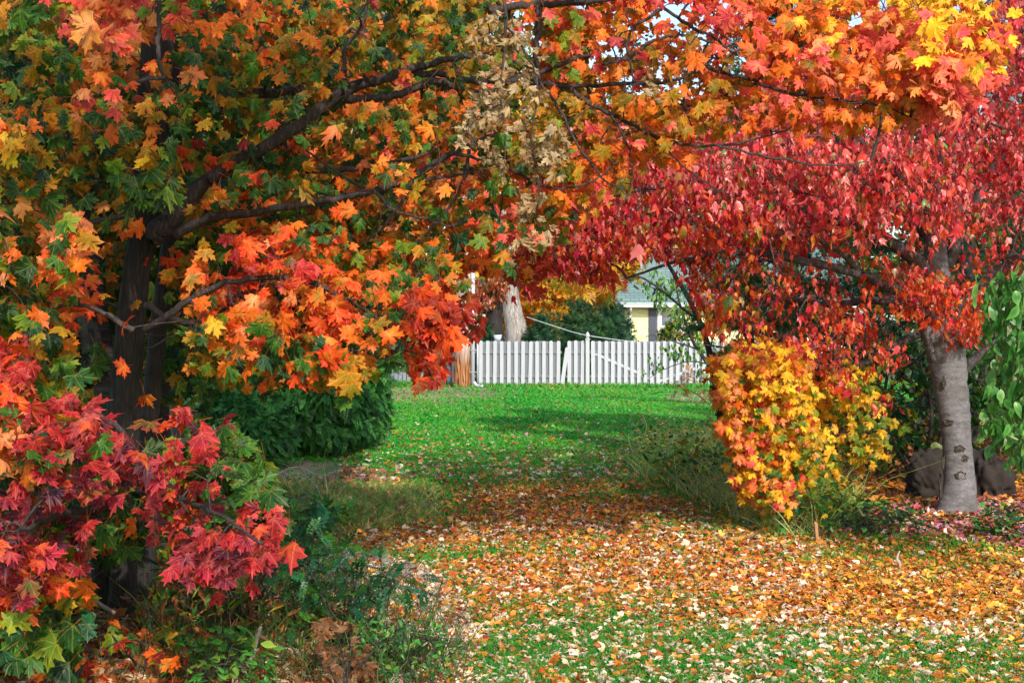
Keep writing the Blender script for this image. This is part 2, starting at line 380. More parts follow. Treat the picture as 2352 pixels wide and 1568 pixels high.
def orient(mode, n, out):
    r = rng.normal(0, 1, (n, 3)); up = np.array([0, 0, 1.0]); cam_ = np.array([0, -1.0, 0])
    if mode == 'maple':
        tip = nrm(r * [.8, .5, .35] + np.array([0, -.15, -.75])); nor = nrm(up * .55 + cam_ * .75 + rng.normal(0, .38, (n, 3)))
    elif mode == 'flatmaple':
        tip = nrm(r * [.8, .6, .3] + np.array([0, -.35, -.45])); nor = nrm(up * .85 + cam_ * .55 + rng.normal(0, .3, (n, 3)))
    elif mode == 'droop':
        tip = nrm(r * [.35, .35, .25] + np.array([0, 0, -1.0])); nor = nrm(r[:, ::-1] * [1, 1, .3] + cam_ * .4 + [-.2, 0, .2])
    elif mode == 'up':
        tip = nrm(r * [1, 1, .35] + np.array([0, 0, .12])); nor = nrm(up + rng.normal(0, .3, (n, 3)))
    elif mode == 'out':
        tip = nrm(out + r * .35 + np.array([0, 0, -.1])); nor = nrm(up * .5 + out * .6 + rng.normal(0, .35, (n, 3)))
    elif mode == 'spray':
        tip = nrm(out * .6 + r * .4 + np.array([0, 0, -.45])); nor = nrm(out * .8 + up * .35 + rng.normal(0, .3, (n, 3)))
    elif mode == 'any':
        tip = nrm(r); nor = nrm(rng.normal(0, 1, (n, 3)))
    return tip, nor

def foliage(mb, cl, rep, rad, tpl, size, pick, mode='maple', centre=None, petiole=0.0, pc=(150, 60, 40), curl=.35, cvar=.3, fold=0, wave=.06, holes=None, tvar=.35, spread=(1, 1, 1), svar=.2, lc=None):
    n = len(cl) * rep; C1, C2 = pick(cl, rep); cc = np.repeat(cl, rep, 0)
    o = rng.normal(0, 1, (n, 3)); o = nrm(o) * rad * rng.uniform(.25, 1, (n, 1)) * np.array(spread); P0 = cc + o
    out = nrm(o) if centre is None else nrm(cc - np.asarray(centre) + o)
    tip, nor = orient(mode, n, out); keep = np.ones(n, bool)
    sz = size * np.exp(rng.normal(0, svar, n))
    mid = P0 + tip * sz[:, None] * .5; q = proj(mid)
    for h in (holes or []):
        k = inpoly(q, h[0]) & (P0[:, 1] < h[1]) & (rng.uniform(0, 1, n) < h[2]); keep &= ~k
    if lc is not None:
        lp, (wpx, pr) = lc; lq = proj(lp)
        for s0 in range(0, n, 4000):
            dd = ((q[s0:s0 + 4000, None] - lq[None]) ** 2).sum(-1); j = np.argmin(dd, 1); dm = np.sqrt(dd[np.arange(len(j)), j])
            keep[s0:s0 + 4000] &= ~((dm < wpx) & (P0[s0:s0 + 4000, 1] < lp[j, 1] + .05) & (rng.uniform(0, 1, len(j)) < pr))
    P0, tip, nor, sz, C1, C2, cc = P0[keep], tip[keep], nor[keep], sz[keep], C1[keep], C2[keep], cc[keep]
    add_leaves(mb, tpl, P0, tip, nor, sz, C1, C2, curl, cvar, fold, wave, tvar)
    if petiole:
        a = P0; b = a - tip * sz[:, None] * petiole * .6 + (cc - a) * .45 + [0, 0, .01]; d = nrm(b - a); s_ = nrm(np.cross(d, [0.3, 1, 0.2])) * (sz * .014)[:, None]; z_ = np.cross(s_, d)
        V = np.stack([a - s_, a + s_, a + z_, b - s_, b + s_, b + z_], 1).reshape(-1, 3); m = len(a)
        f = np.array([[0, 1, 4, 3], [1, 2, 5, 4], [2, 0, 3, 5]]); F = (f[None] + (np.arange(m) * 6)[:, None, None]).reshape(-1, 4)
        mb.add(V, F, np.repeat(lin(pc)[None], m * 6, 0))
    return len(P0)

def plant(name, label, cat, base, trunks=(), limbs=(), regions=(), barkm='bark_dark', limbm='limb', twigm='limb', leafm='small_leaf', group=None,
          merge=False, crown='crown', trunkname='trunk', limbname='limb', sides=14, wob=.05, twr=.0016, twmax=.012, sag=.1, jit=.05, extra_nodes=None, holes=None, clear=None, anchor=None, tmat=None):
    root = thing(name, base, label, cat, group); nodes = []
    mg = MB()
    for i, (pts, rad) in enumerate(trunks):
        P, r = spline(pts, 6, rad)
        if merge: mg.tube(P, r, sides, wob=wob); nodes += list(P[2:]); continue
        mb = MB(); mb.tube(P, r, sides, wob=wob); o = mb.build(trunkname, M[(tmat or {}).get(i, barkm)], root)
        nodes += list(P[2:])
    for (pts, rad) in limbs:
        P, r = spline(pts, 6, rad); r = r * ((1.22 if pts[-1][0] > -1.9 else .6) if name == 'sugar_maple' else 1); mb = MB(); mb.tube(P + rng.normal(0, .004, P.shape), r, 8, wob=wob); mb.build(limbname, M[limbm], root); nodes += list(P[1:])
    nodes = np.array(nodes) if nodes else np.zeros((0, 3))
    if extra_nodes is not None: nodes = np.vstack([nodes, extra_nodes])
    lm = MB(); tg = []; lcp = []
    if clear:
        for (pts, rad) in limbs:
            if pts[-1][0] > -1.9 or name != 'sugar_maple': lcp.append(spline(pts, 10))
        lcp = np.concatenate(lcp) if lcp else []
    for r in regions:
        cl = r['pts'] if 'pts' in r else sample_region(r)
        kw = {k: v for k, v in r.items() if k in ('mode', 'centre', 'petiole', 'pc', 'curl', 'cvar', 'fold', 'wave', 'tvar', 'spread', 'svar')}
        foliage(lm, cl, r['k'], r['rad'], r['tpl'], r['size'], r['pick'], holes=r.get('holes', holes), lc=(lcp, clear) if clear and len(lcp) else None, **kw)
        if r.get('twig', True):
            keep = np.ones(len(cl), bool); q = proj(cl)
            for h in (r.get('holes', holes) or []): keep &= ~(inpoly(q, h[0]) & (cl[:, 1] < h[1]))
            tg.append(cl[keep])
    if tg and len(nodes):
        tm = mg; grow(tm, nodes, np.concatenate(tg), rbase=twr, rmax=twmax, sag=sag, jit=jit); tm.build('stems' if merge else 'twigs', M[twigm], root)
    if lm.n: lm.build(crown, M[leafm], root)
    return root
#SECTION2
# ------------------------------------------------------------------ ground
LITTER = [(640, 1225), (800, 1210), (1020, 1180), (1010, 1135), (1100, 1105), (1450, 1105), (1560, 1130), (1680, 1185), (1780, 1235), (2000, 1245), (2352, 1268), (2800, 1290),
          (2800, 1500), (2352, 1475), (2150, 1470), (1900, 1450), (1500, 1435), (1100, 1440), (1085, 1400), (1040, 1330), (960, 1275), (800, 1262), (640, 1262)]
BED = [(1880, 1190), (2060, 1160), (2352, 1120), (2900, 1120), (2900, 1290), (2352, 1266), (2050, 1236), (1880, 1240)]
WOODS = [(1780, 960), (2900, 930), (2900, 1150), (2352, 1150), (2050, 1165), (1900, 1160), (1780, 1150)]
BANK = [(1470, 1035), (1600, 1020), (1700, 960), (1800, 960), (1880, 1150), (1960, 1190), (1900, 1235), (1760, 1225), (1680, 1180), (1560, 1125), (1480, 1100)]
DIRTL = [(560, 1055), (780, 1058), (900, 1085), (960, 1110), (860, 1120), (700, 1115), (620, 1125), (560, 1110)]
MOUND = [(560, 1110), (700, 1112), (900, 1110), (1010, 1130), (1000, 1190), (880, 1212), (640, 1232), (560, 1230)]
PATH = [(560, 1300), (800, 1268), (930, 1280), (1010, 1310), (1080, 1380), (1092, 1450), (1085, 1520), (1092, 1640), (700, 1640), (560, 1500)]
LEFTW = [(-900, 900), (560, 940), (600, 1060), (560, 1290), (600, 1640), (-1500, 1640)]
DIRTP = [(850, 893), (960, 887), (1110, 889), (1180, 903), (1040, 930), (900, 925), (850, 915)]
DIRTR = [(1520, 903), (1700, 895), (1760, 930), (1640, 935), (1540, 918)]
def zone(q, poly, j=10):
    return inpoly(q + rng.normal(0, 1, q.shape) * [j * 1.6, j * .5], poly)
def gh(x, y):
    x = np.asarray(x, float); y = np.asarray(y, float)
    return 0.018 * vnoise(x, y, .5)
def gproj(x, y):
    return np.stack([1176 + x / y * FP, HY + CAMH * FP / y], 1)
def ground_colours(x, y):
    q = gproj(x, np.maximum(y, 1.5)); n = len(x); nz = vnoise(x, y, .8)[:, None]; nf = vnoise(x, y, 4.0)[:, None]
    c = np.array([.022, .200, .022]) * (1 + .25 * nz + .25 * nf); c = np.where(nz + nf > .9, c * [2.2, 1.1, 1.5], c)
    def put(poly, col, amp=.3, j=8):
        nonlocal c; m = zone(q, poly, j); c[m] = (np.array(col) * (1 + amp * nf + amp * nz))[m]
    put(LITTER, (.085, .055, .022)); put(BED, (.07, .04, .035)); put(WOODS, (.06, .04, .02)); put(BANK, (.09, .10, .03))
    put(MOUND, (.20, .22, .08)); put(DIRTL, (.34, .22, .13), j=5); put(LEFTW, (.045, .035, .02)); put(DIRTP, (.30, .22, .12), j=6); put(DIRTR, (.34, .24, .15), j=6)
    c[y > 46] = (.05, .09, .03); return np.clip(c, .005, .9)
xs = np.concatenate([-np.geomspace(600, 14, 16), np.arange(-13, 13.01, .14), np.geomspace(14, 600, 16)])
ys = np.concatenate([[-60, -20, -5, 0, 2, 4], np.arange(5, 17, .14), np.geomspace(17, 52, 90), np.geomspace(55, 900, 14)])
gx, gy = np.meshgrid(xs, ys); gx = gx.ravel(); gy = gy.ravel(); mb = MB(); nx = len(xs)
i = (np.arange(len(ys) - 1)[:, None] * nx + np.arange(nx - 1)[None]).ravel()
mb.add(np.stack([gx, gy, gh(gx, gy)], 1), np.stack([i, i + 1, i + nx + 1, i + nx], 1), ground_colours(gx, gy))
def ground_mat(name, s1, s2, rough=.95, bump=.5):
    m, t, N, L, B = mat_new(name)
    a = N.new('ShaderNodeAttribute'); a.attribute_name = 'col'; tc = N.new('ShaderNodeTexCoord')
    n1 = noise_n(N, L, s1, 6, tc.outputs['Object'], .7); n2 = noise_n(N, L, s2, 3, tc.outputs['Object'])
    v = math_n(N, L, 'ADD', math_n(N, L, 'MULTIPLY', n1.outputs[0], 1.1), math_n(N, L, 'MULTIPLY', n2.outputs[0], .9))
    c = mix_n(N, L, 1.0, a.outputs['Color'], v, 'MULTIPLY'); L.new(c, B.inputs['Base Color']); B.inputs['Roughness'].default_value = rough
    bp = N.new('ShaderNodeBump'); bp.inputs['Strength'].default_value = bump; bp.inputs['Distance'].default_value = .02; L.new(n1.outputs[0], bp.inputs['Height']); L.new(bp.outputs[0], B.inputs['Normal'])
    return m
tag(mb.build('ground', ground_mat('soil', 9, 60)), kind='structure')

# pale stony path under the bushes: a sheet just above the soil
mb = MB(); px_, py_ = np.meshgrid(np.linspace(0, 1, 30), np.linspace(0, 1, 40)); px_ = px_.ravel(); py_ = py_.ravel()
yy = 10.6 - py_ * 4.8; xl = -2.6 + 0 * yy; xr = np.interp(yy, [5.8, 7.0, 8.0, 8.8, 9.8, 10.3, 12.4], [-.16, -.19, -.23, -.38, -.62, -1.0, -1.9]) + .07 * vnoise(yy * 3, yy, 1) + .05 * vnoise(yy * 13, yy * 9, 1.7)
xx = xl + (xr - xl) * px_; i = (np.arange(39)[:, None] * 30 + np.arange(29)[None]).ravel()
cc = np.array([.42, .37, .34])[None] * (1 + .25 * vnoise(xx, yy, 5)[:, None]); mb.add(np.stack([xx, yy, gh(xx, yy) + .012], 1), np.stack([i, i + 30, i + 31, i + 1], 1)[:, ::-1], cc)
tag(mb.build('path', ground_mat('path_stone', 22, 90)), kind='structure')

# ---- grass blades
def blades(mb, x, y, h, wd, c, lean=.35, z0=None):
    n = len(x); a = rng.uniform(0, math.pi, n); b = np.stack([np.cos(a), np.sin(a) * .5, 0 * a], 1) * wd[:, None]; P = np.stack([x, y, gh(x, y)], 1)
    t1 = rng.normal(0, lean, (n, 3)) * h[:, None]; t1[:, 2] = h * .55; t2 = t1 * [2.0, 2.0, 1] + rng.normal(0, lean * .6, (n, 3)) * h[:, None]; t2[:, 2] = h * rng.uniform(.8, 1, n)
    V = np.stack([P - b, P + b, P + t1 + b * .7, P + t1 - b * .7, P + t2], 1).reshape(-1, 3); k = (np.arange(n) * 5)[:, None]
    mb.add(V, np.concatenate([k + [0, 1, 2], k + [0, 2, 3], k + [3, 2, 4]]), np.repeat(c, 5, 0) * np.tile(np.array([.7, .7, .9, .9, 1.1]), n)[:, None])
def scatter(n, y0, y1, x0, x1, powr=1.0):
    """random ground points, denser near the camera"""
    u = rng.uniform(0, 1, n); y = (y0 ** (1 - powr) + u * (y1 ** (1 - powr) - y0 ** (1 - powr))) ** (1 / (1 - powr)) if powr != 1 else y0 * (y1 / y0) ** u
    s = rng.uniform(0, 1, n); f = (1176 - x0) / FP; g = (x1 - 1176) / FP; return (-f + s * (f + g)) * y, y
def grass_colour(x, y, base=(.028, .38, .022), base2=(.17, .46, .035)):
    n = len(x); k = np.clip(.28 + .4 * vnoise(x, y, .7) + .35 * vnoise(x, y, 2.6) + rng.normal(0, .25, n), 0, 1)[:, None]
    c = np.array(base) * (1 - k) + np.array(base2) * k; d = rng.uniform(0, 1, n) < .05; c[d] = (.38, .30, .12); return c * rng.uniform(.7, 1.25, (n, 1))
mb = MB()
x, y = scatter(330000, 6.0, 46, 560, 2600, 1.35); q = gproj(x, y)
inlit = zone(q, LITTER, 26) ; den = np.where(inlit, np.where(vnoise(x, y, 1.6) > .35, .7, .12), 1.0)
for pz, d in ((DIRTL, .15), (DIRTP, .4), (DIRTR, .35), (LEFTW, .06), (BED, .03), (WOODS, .02), (MOUND, .32), (PATH, .03)): den[zone(q, pz, 10)] = d
m = rng.uniform(0, 1, len(x)) < den; x, y = x[m], y[m]
h = rng.uniform(.025, .055, len(x)) * np.where(y > 41.5, 2.6, 1); wd = .0018 + .00055 * y
c = grass_colour(x, y); f = y > 40.5; c[f] = c[f] * [1.3, .9, 1.2]
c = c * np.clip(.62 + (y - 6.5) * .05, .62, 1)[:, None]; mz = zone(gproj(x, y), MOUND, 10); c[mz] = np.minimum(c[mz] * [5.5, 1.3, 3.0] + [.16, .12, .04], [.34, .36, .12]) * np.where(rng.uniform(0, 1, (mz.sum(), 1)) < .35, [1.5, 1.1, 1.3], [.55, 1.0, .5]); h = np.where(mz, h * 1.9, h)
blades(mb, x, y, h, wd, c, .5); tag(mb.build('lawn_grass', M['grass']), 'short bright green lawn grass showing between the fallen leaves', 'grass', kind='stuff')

# ---- weedy grass on the banks
mb = MB(); x, y = scatter(26000, 9, 24, 1440, 1990, 1.2); q = gproj(x, y); m = zone(q, BANK, 10); x, y = x[m], y[m]
c = grass_colour(x, y, (.26, .50, .09), (.78, .74, .30)); blades(mb, x, y, rng.gamma(4, .055, len(x)), .0016 + .0003 * y, c, .35)
P = np.stack([x, y, gh(x, y)], 1); s = rng.choice(len(P), 6500); P = P[s] + rng.uniform(0, .3, (len(s), 1)) * [0, 0, 1] + [0, 0, .04]
t_, n_ = orient('up', len(P), None); a_, b_ = colours([G, YG, YO, R], [5, 5, 1.0, .3], len(P)); add_leaves(mb, OVAL, P, t_, n_, rng.uniform(.04, .08, len(P)), np.clip(a_ * 2.2, 0, .9), np.clip(b_ * 2.2, 0, .9))
tag(mb.build('bank_weeds', M['grass']), 'tangled weeds and tall grass along the foot of the yellow maple', 'weeds', kind='stuff')
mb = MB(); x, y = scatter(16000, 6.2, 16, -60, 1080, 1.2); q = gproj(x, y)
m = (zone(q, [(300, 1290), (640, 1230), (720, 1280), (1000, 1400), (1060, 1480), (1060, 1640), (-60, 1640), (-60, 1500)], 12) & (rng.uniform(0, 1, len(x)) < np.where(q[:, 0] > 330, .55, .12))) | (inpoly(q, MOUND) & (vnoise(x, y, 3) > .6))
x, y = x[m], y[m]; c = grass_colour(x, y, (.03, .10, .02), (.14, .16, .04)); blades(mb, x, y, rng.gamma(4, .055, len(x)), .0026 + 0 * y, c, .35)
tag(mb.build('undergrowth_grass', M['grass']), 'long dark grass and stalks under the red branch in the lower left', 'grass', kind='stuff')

# ---- fallen leaves
LO = [(4, (206, 116, 30), (218, 132, 42)), (3, (216, 140, 48), (230, 162, 78)), (2, (136, 68, 22), (180, 96, 34)), (1, (200, 76, 38), (220, 120, 60))]
LB = [(3, (150, 85, 40), (190, 115, 60)), (2, (110, 60, 30), (150, 85, 45)), (1, (80, 45, 25), (120, 70, 35))]
LP = [(3, (228, 200, 170), (238, 218, 195)), (2, (215, 175, 150), (235, 205, 180)), (1, (230, 180, 120), (240, 215, 180))]
LPK = [(2, (210, 160, 165), (185, 120, 140)), (2, (150, 70, 85), (190, 110, 120)), (1, (190, 50, 60), (200, 80, 90)), (1, (200, 150, 70), (220, 180, 90))]
LY = [(2, (225, 165, 45), (235, 150, 45)), (1, (215, 175, 60), (225, 190, 90))]
def fallen(mb, x, y, size, pal, wts, tilt=.42, lift=.03, tpl=None, curl=.8):
    n = len(x)
    if n == 0: return
    P = np.stack([x, y, gh(x, y) + .006 + rng.uniform(0, 1, n) ** 2 * lift], 1); a = rng.uniform(0, 6.283, n)
    tip = np.stack([np.cos(a), np.sin(a), rng.normal(0, .2, n)], 1); nor = nrm(np.array([0, 0, 1.0]) + rng.normal(0, tilt, (n, 3))); c1, c2 = colours(pal, wts, n)
    nor = nor * np.where(nor[:, 2:] < 0, -1, 1); add_leaves(mb, tpl or REDM, P, tip, nor, size, c1, c2, curl * .8, .32, 0, .12, .25)
mb = MB()
x, y = scatter(135000, 6.1, 15.6, 620, 2560, 1.9); q = gproj(x, y); lit = zone(q, LITTER, 30)
nz = vnoise(x, y, 1.6) + .4 * vnoise(x, y, 4); right = np.clip((q[:, 0] - 1150) / 1000, 0, 1)
d = np.where(lit, np.where(nz > .75 + .6 * right, .3, .95), 0)
d = np.where(~lit & (q[:, 1] > 1400) & (q[:, 0] > 1060), .36 + .22 * vnoise(x, y, 2.2), d); d = np.where(~lit & (q[:, 1] < 1130) & (q[:, 0] > 900), .40 * np.clip((q[:, 1] - 1010) / 90, .12, 1), d)
for pz, v in ((MOUND, .16), (DIRTL, .35), (LEFTW, .0), (BANK, .07), (PATH, .22)): d[zone(q, pz, 12)] = v
m = rng.uniform(0, 1, len(x)) < d; x, y, q = x[m], y[m], q[m]; u = rng.uniform(0, 1, len(x)); sz = np.clip(rng.gamma(6, .0070, len(x)), .013, .075)
pale = np.clip(.26 + .30 * (q[:, 1] > 1430) - .22 * (q[:, 0] > 1900) - .15 * (q[:, 1] < 1200), .1, 1); brown = .10 + .18 * ((q[:, 1] < 1240) & (q[:, 1] > 1120))
k1 = u < pale; k2 = (u >= pale) & (u < pale + brown); k3 = ~(k1 | k2)
fallen(mb, x[k1], y[k1], sz[k1], [LP], [1]); fallen(mb, x[k2], y[k2], sz[k2], [LB], [1]); r3 = k3 & (q[:, 0] > 1850)
fallen(mb, x[r3], y[r3], sz[r3], [LO, LY], [4, 2.2]); r3 = k3 & ~(q[:, 0] > 1850); fallen(mb, x[r3], y[r3], sz[r3], [LO, RO, R, LY], [7, .25, .1, .8])
x, y = scatter(15000, 15.4, 42, 780, 1720, 1.7); q = gproj(x, y); dd = np.clip(.05 + .95 * (q[:, 1] - 960) / 135 + .18 * vnoise(x, y * .5, .6), .05, 1) * (~inpoly(q, BANK)); m = rng.uniform(0, 1, len(x)) < dd
fallen(mb, x[m], y[m], rng.uniform(.05, .09, m.sum()), [LO, LP, LPK, LB], [3, 3, 1.6, 1])
tag(mb.build('fallen_leaves', M['litter']), 'orange and pale fallen leaves scattered thickly over the lawn', 'fallen leaves', kind='stuff')
mb = MB(); x, y = scatter(9000, 6.3, 13.5, 620, 1110, 1.5); q = gproj(x, y); m = inpoly(q, PATH) & (rng.uniform(0, 1, len(x)) < .55 + .3 * (q[:, 1] > 1330)); x, y = x[m], y[m]
fallen(mb, x, y, rng.uniform(.03, .07, len(x)), [LB, LP, LPK, RO], [2, 5, 2, .4], lift=.02); x, y = scatter(14000, 6.2, 11.5, -80, 900, 1.4); q = gproj(x, y)
m = zone(q, LEFTW, 20) | ((q[:, 0] < 860) & (q[:, 1] > 1440)); x, y = x[m], y[m]; fallen(mb, x, y, rng.uniform(.045, .10, len(x)), [LB, BG, RO, LP], [4, 2, .6, .6], tpl=MAPLE)
tag(mb.build('brown_leaf_litter', M['litter']), 'brown and grey dead leaves on the pale path and under the bushes at lower left', 'fallen leaves', kind='stuff')
mb = MB(); x, y = scatter(22000, 9.6, 32, 1780, 2700, 1.4); q = gproj(x, y); m = inpoly(q, WOODS); fallen(mb, x[m], y[m], rng.uniform(.06, .12, m.sum()), [LB, LY, LO, LPK], [5, 1.2, 1, .6])
m = zone(q, BED, 5) & (rng.uniform(0, 1, len(x)) < .8); fallen(mb, x[m], y[m], rng.uniform(.045, .09, m.sum()), [LPK, LB, LP, LY], [4, 2.5, .7, .3])
tag(mb.build('purple_leaf_litter', M['litter']), 'purple brown fallen leaves in the bed around the smooth grey trunk', 'fallen leaves', kind='stuff')

# ------------------------------------------------------------------ fences
M['paint'] = plain_mat('shaded_weathered_paint', (.43, .445, .48), .7, .22, 9, bump=.25, stretch=(1, 1, .25), dark=(.30, .30, .33), attr=True)  # white paint greyed and blued to carry the fence's shade; noise is weathering
M['paint_shaded'] = plain_mat('shaded_weathered_board', (.16, .175, .20), .75, .2, 9, bump=.25, stretch=(1, 1, .25), dark=(.20, .20, .22), attr=True)  # same paint, darker: shade behind the pickets put into the colour
def picket_mesh(wd, h, t, top='ear'):
    mb = MB(); a = wd / 2; pr = [(-a, 0), (a, 0), (a, h - .035), (a * .72, h - .010), (a * .35, h), (-a * .35, h), (-a * .72, h - .010), (-a, h - .035)]
    n = len(pr); V = [(p[0], -t / 2, p[1]) for p in pr] + [(p[0], t / 2, p[1]) for p in pr]
    mb.add(V, [[*range(n)]]); mb.F.append(np.array([[*range(2 * n - 1, n - 1, -1)]])); mb.F.append(np.array([[k, k + n, (k + 1) % n + n, (k + 1) % n] for k in range(n)])); return mb
PICK = None
def fence(name, label, A, B, top, pitch, wd, backs=True, brace=None, rails=(.28, 1.02), group=None, cat='fence', skip=(), z0=.03, poststep=2.4):
    A = Vector(A); B = Vector(B); D = B - A; L_ = D.length; ang = math.atan2(D.y, D.x); root = thing(name, (A.x, A.y, 0), label, cat, group); root.rotation_euler.z = ang
    n = max(1, round(L_ / pitch)); pitch = L_ / n; pm = picket_mesh(wd, top - z0, .022).build('picket', M['paint'], None, smooth=False); bm_ = picket_mesh(wd * 1.25, top - z0 - .01, .022).build('back_board', M['paint_shaded'], None, smooth=False)
    used = [0, 0]
    for k in range(n):
        for w_, src, off, yy_ in ((0, pm, .5, -.035), (1, bm_, 1.0, .035)):
            if w_ and (not backs or (k == n - 1 and cat != 'gate')): continue
            if (k, w_) in skip or (k in skip): continue
            o = src if not used[w_] else src.copy()
            if used[w_]: COL.objects.link(o)
            used[w_] = 1; o.parent = root; o.location = ((k + off) * pitch + rng.normal(0, .003), yy_, z0 + rng.normal(0, .008)); o.rotation_euler = (rng.normal(0, .004), rng.normal(0, .006), 0)
    for z in rails:
        mb = MB(); mb.box((L_ / 2, 0, z), (L_, .044, .085)); o = mb.build('rail', M['paint_shaded'], None, smooth=False); o.parent = root
    if poststep:
        for k in range(int(L_ / poststep) + 1):
            mb = MB(); mb.box((min(k * poststep + .1, L_ - .05), .10, (top - .1) / 2), (.09, .09, top - .1)); o = mb.build('post', M['paint_shaded'], None, smooth=False); o.parent = root
    if brace:
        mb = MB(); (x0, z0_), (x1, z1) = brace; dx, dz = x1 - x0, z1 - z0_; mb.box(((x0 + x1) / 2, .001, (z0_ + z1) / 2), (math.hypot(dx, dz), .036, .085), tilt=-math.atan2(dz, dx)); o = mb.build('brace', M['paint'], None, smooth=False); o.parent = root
    return root
YF = 43.56
def fx(px): return (px - 1176) / FP * YF
TOP = 1.36
fence('picket_fence', 'weathered white picket fence between the utility pole and the finial post', (fx(1096), YF), (fx(1290), YF), TOP, .2145, .112)
fence('fence_section', 'short white fence section between the leaning picket and the finial post', (fx(1300), YF), (fx(1345), YF), TOP + .01, .2, .112, poststep=0, rails=(.28, 1.02))
fence('garden_gate', 'left leaf of the white double gate with a brace falling to the right', (fx(1355), YF), (fx(1504.5), YF), TOP, .2, .115, brace=((.1, 1.0), (1.9, .2)), poststep=0, group='leaves of the double gate', cat='gate')
fence('garden_gate', 'right leaf of the white double gate, half hidden by twigs', (fx(1504), YF), (fx(1668), YF), TOP, .2, .115, brace=((.1, .12), (1.9, .75)), poststep=0, group='leaves of the double gate', cat='gate')
fence('picket_fence', 'white fence far right behind the yellow maple', (fx(1672), YF), (fx(1930), YF), TOP, .2145, .112)
fence('picket_fence', 'white fence left of the utility pole, running back behind the orange leaves', (fx(640) * 1.15, YF * 1.17), (fx(1092), YF + .1), 1.27, .2145, .15, backs=True)
root = thing('loose_picket', (fx(1293), YF - .12, 0), 'white picket hanging loose and leaning beside the gap in the fence', 'picket')
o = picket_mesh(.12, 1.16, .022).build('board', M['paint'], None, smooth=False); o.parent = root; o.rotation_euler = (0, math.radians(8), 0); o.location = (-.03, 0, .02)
root = thing('gate_post', (fx(1349), YF - .12, 0), 'white gate post topped with a pointed finial', 'post')
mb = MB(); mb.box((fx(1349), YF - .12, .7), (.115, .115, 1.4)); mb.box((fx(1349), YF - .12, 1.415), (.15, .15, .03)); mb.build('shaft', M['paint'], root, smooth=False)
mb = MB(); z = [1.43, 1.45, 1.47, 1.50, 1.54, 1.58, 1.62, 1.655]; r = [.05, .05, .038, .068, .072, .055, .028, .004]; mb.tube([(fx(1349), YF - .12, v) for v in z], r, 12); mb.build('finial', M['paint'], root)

# ------------------------------------------------------------------ utility pole
def pole_mat():
    m, t, N, L, B = mat_new('pole_wood'); tc = N.new('ShaderNodeTexCoord'); mp = N.new('ShaderNodeMapping'); mp.inputs['Scale'].default_value = (1, 1, .16); L.new(tc.outputs['Object'], mp.inputs[0])
    n1 = noise_n(N, L, 2.2, 3, mp.outputs[0]); wv = N.new('ShaderNodeTexWave'); wv.inputs['Scale'].default_value = 5; wv.inputs['Distortion'].default_value = 14; wv.inputs['Detail'].default_value = 2; wv.inputs['Detail Scale'].default_value = 1.2; L.new(mp.outputs[0], wv.inputs['Vector'])
    a = ramp_n(N, L, wv.outputs[0], [(.15, (.07, .022, .008)), (.5, (.30, .10, .028)), (.9, (.46, .20, .07))]); b = ramp_n(N, L, n1.outputs[0], [(.35, (.30, .24, .19)), (.65, (.52, .46, .41))])
    s = N.new('ShaderNodeSeparateXYZ'); L.new(tc.outputs['Object'], s.inputs[0]); f = math_n(N, L, 'MULTIPLY', math_n(N, L, 'SUBTRACT', math_n(N, L, 'ADD', s.outputs[2], math_n(N, L, 'MULTIPLY', n1.outputs[0], .8)), 1.15), 1.4, True)
    c = mix_n(N, L, f, a, b); L.new(c, B.inputs['Base Color']); B.inputs['Roughness'].default_value = .75
    bp = N.new('ShaderNodeBump'); bp.inputs['Strength'].default_value = .4; L.new(wv.outputs[0], bp.inputs['Height']); L.new(bp.outputs[0], B.inputs['Normal']); return m
YP = 42.2; cx_ = (1061 - 1176) / FP * YP
root = thing('utility_pole', (cx_, YP, 0), 'thick wooden utility pole with knotty orange base and grey conduit', 'utility pole')
P, r = spline([(cx_, YP, -.05), (cx_ + .02, YP, 1.2), (cx_ + .06, YP, 3), (cx_ + .09, YP, 9)], 10, [.26, .245, .225, .17]); mb = MB(); mb.tube(P, r, 20, wob=.01); mb.build('shaft', pole_mat(), root)
M['pvc'] = plain_mat('grey_conduit', (.50, .52, .58), .4, .08, 4, dark=(.3, .3, .32)); M['metal'] = plain_mat('galvanised_metal', (.45, .45, .46), .35, .1, 8, metal=.8)
mb = MB(); xx_ = (1086.5 - 1176) / FP * YP; mb.tube([(xx_, YP - .14, .02), (xx_, YP - .14, 4.0)], .058, 10); mb.build('conduit', M['pvc'], root)
mb = MB(); mb.tube([(xx_ + .14, YP - .1, .15), (xx_ + .14, YP - .1, 1.5)], .03, 8); mb.build('conduit', M['pvc'], root)
for z in (.45, 1.1, 2.2, 3.2): mb = MB(); mb.box((xx_ + .02, YP - .14, z), (.2, .13, .03)); mb.build('clamp', M['metal'], root, smooth=False)
mb = MB(); P = spline([(xx_ + .03, YP - .18, .16), (xx_ + .12, YP - .22, .06), (xx_ + .30, YP - .3, .035)], 5); mb.tube(P, [.05] * len(P), 8); tag(mb.build('downspout_elbow', M['pvc']), 'short white drain elbow lying at the foot of the utility pole', 'pipe')

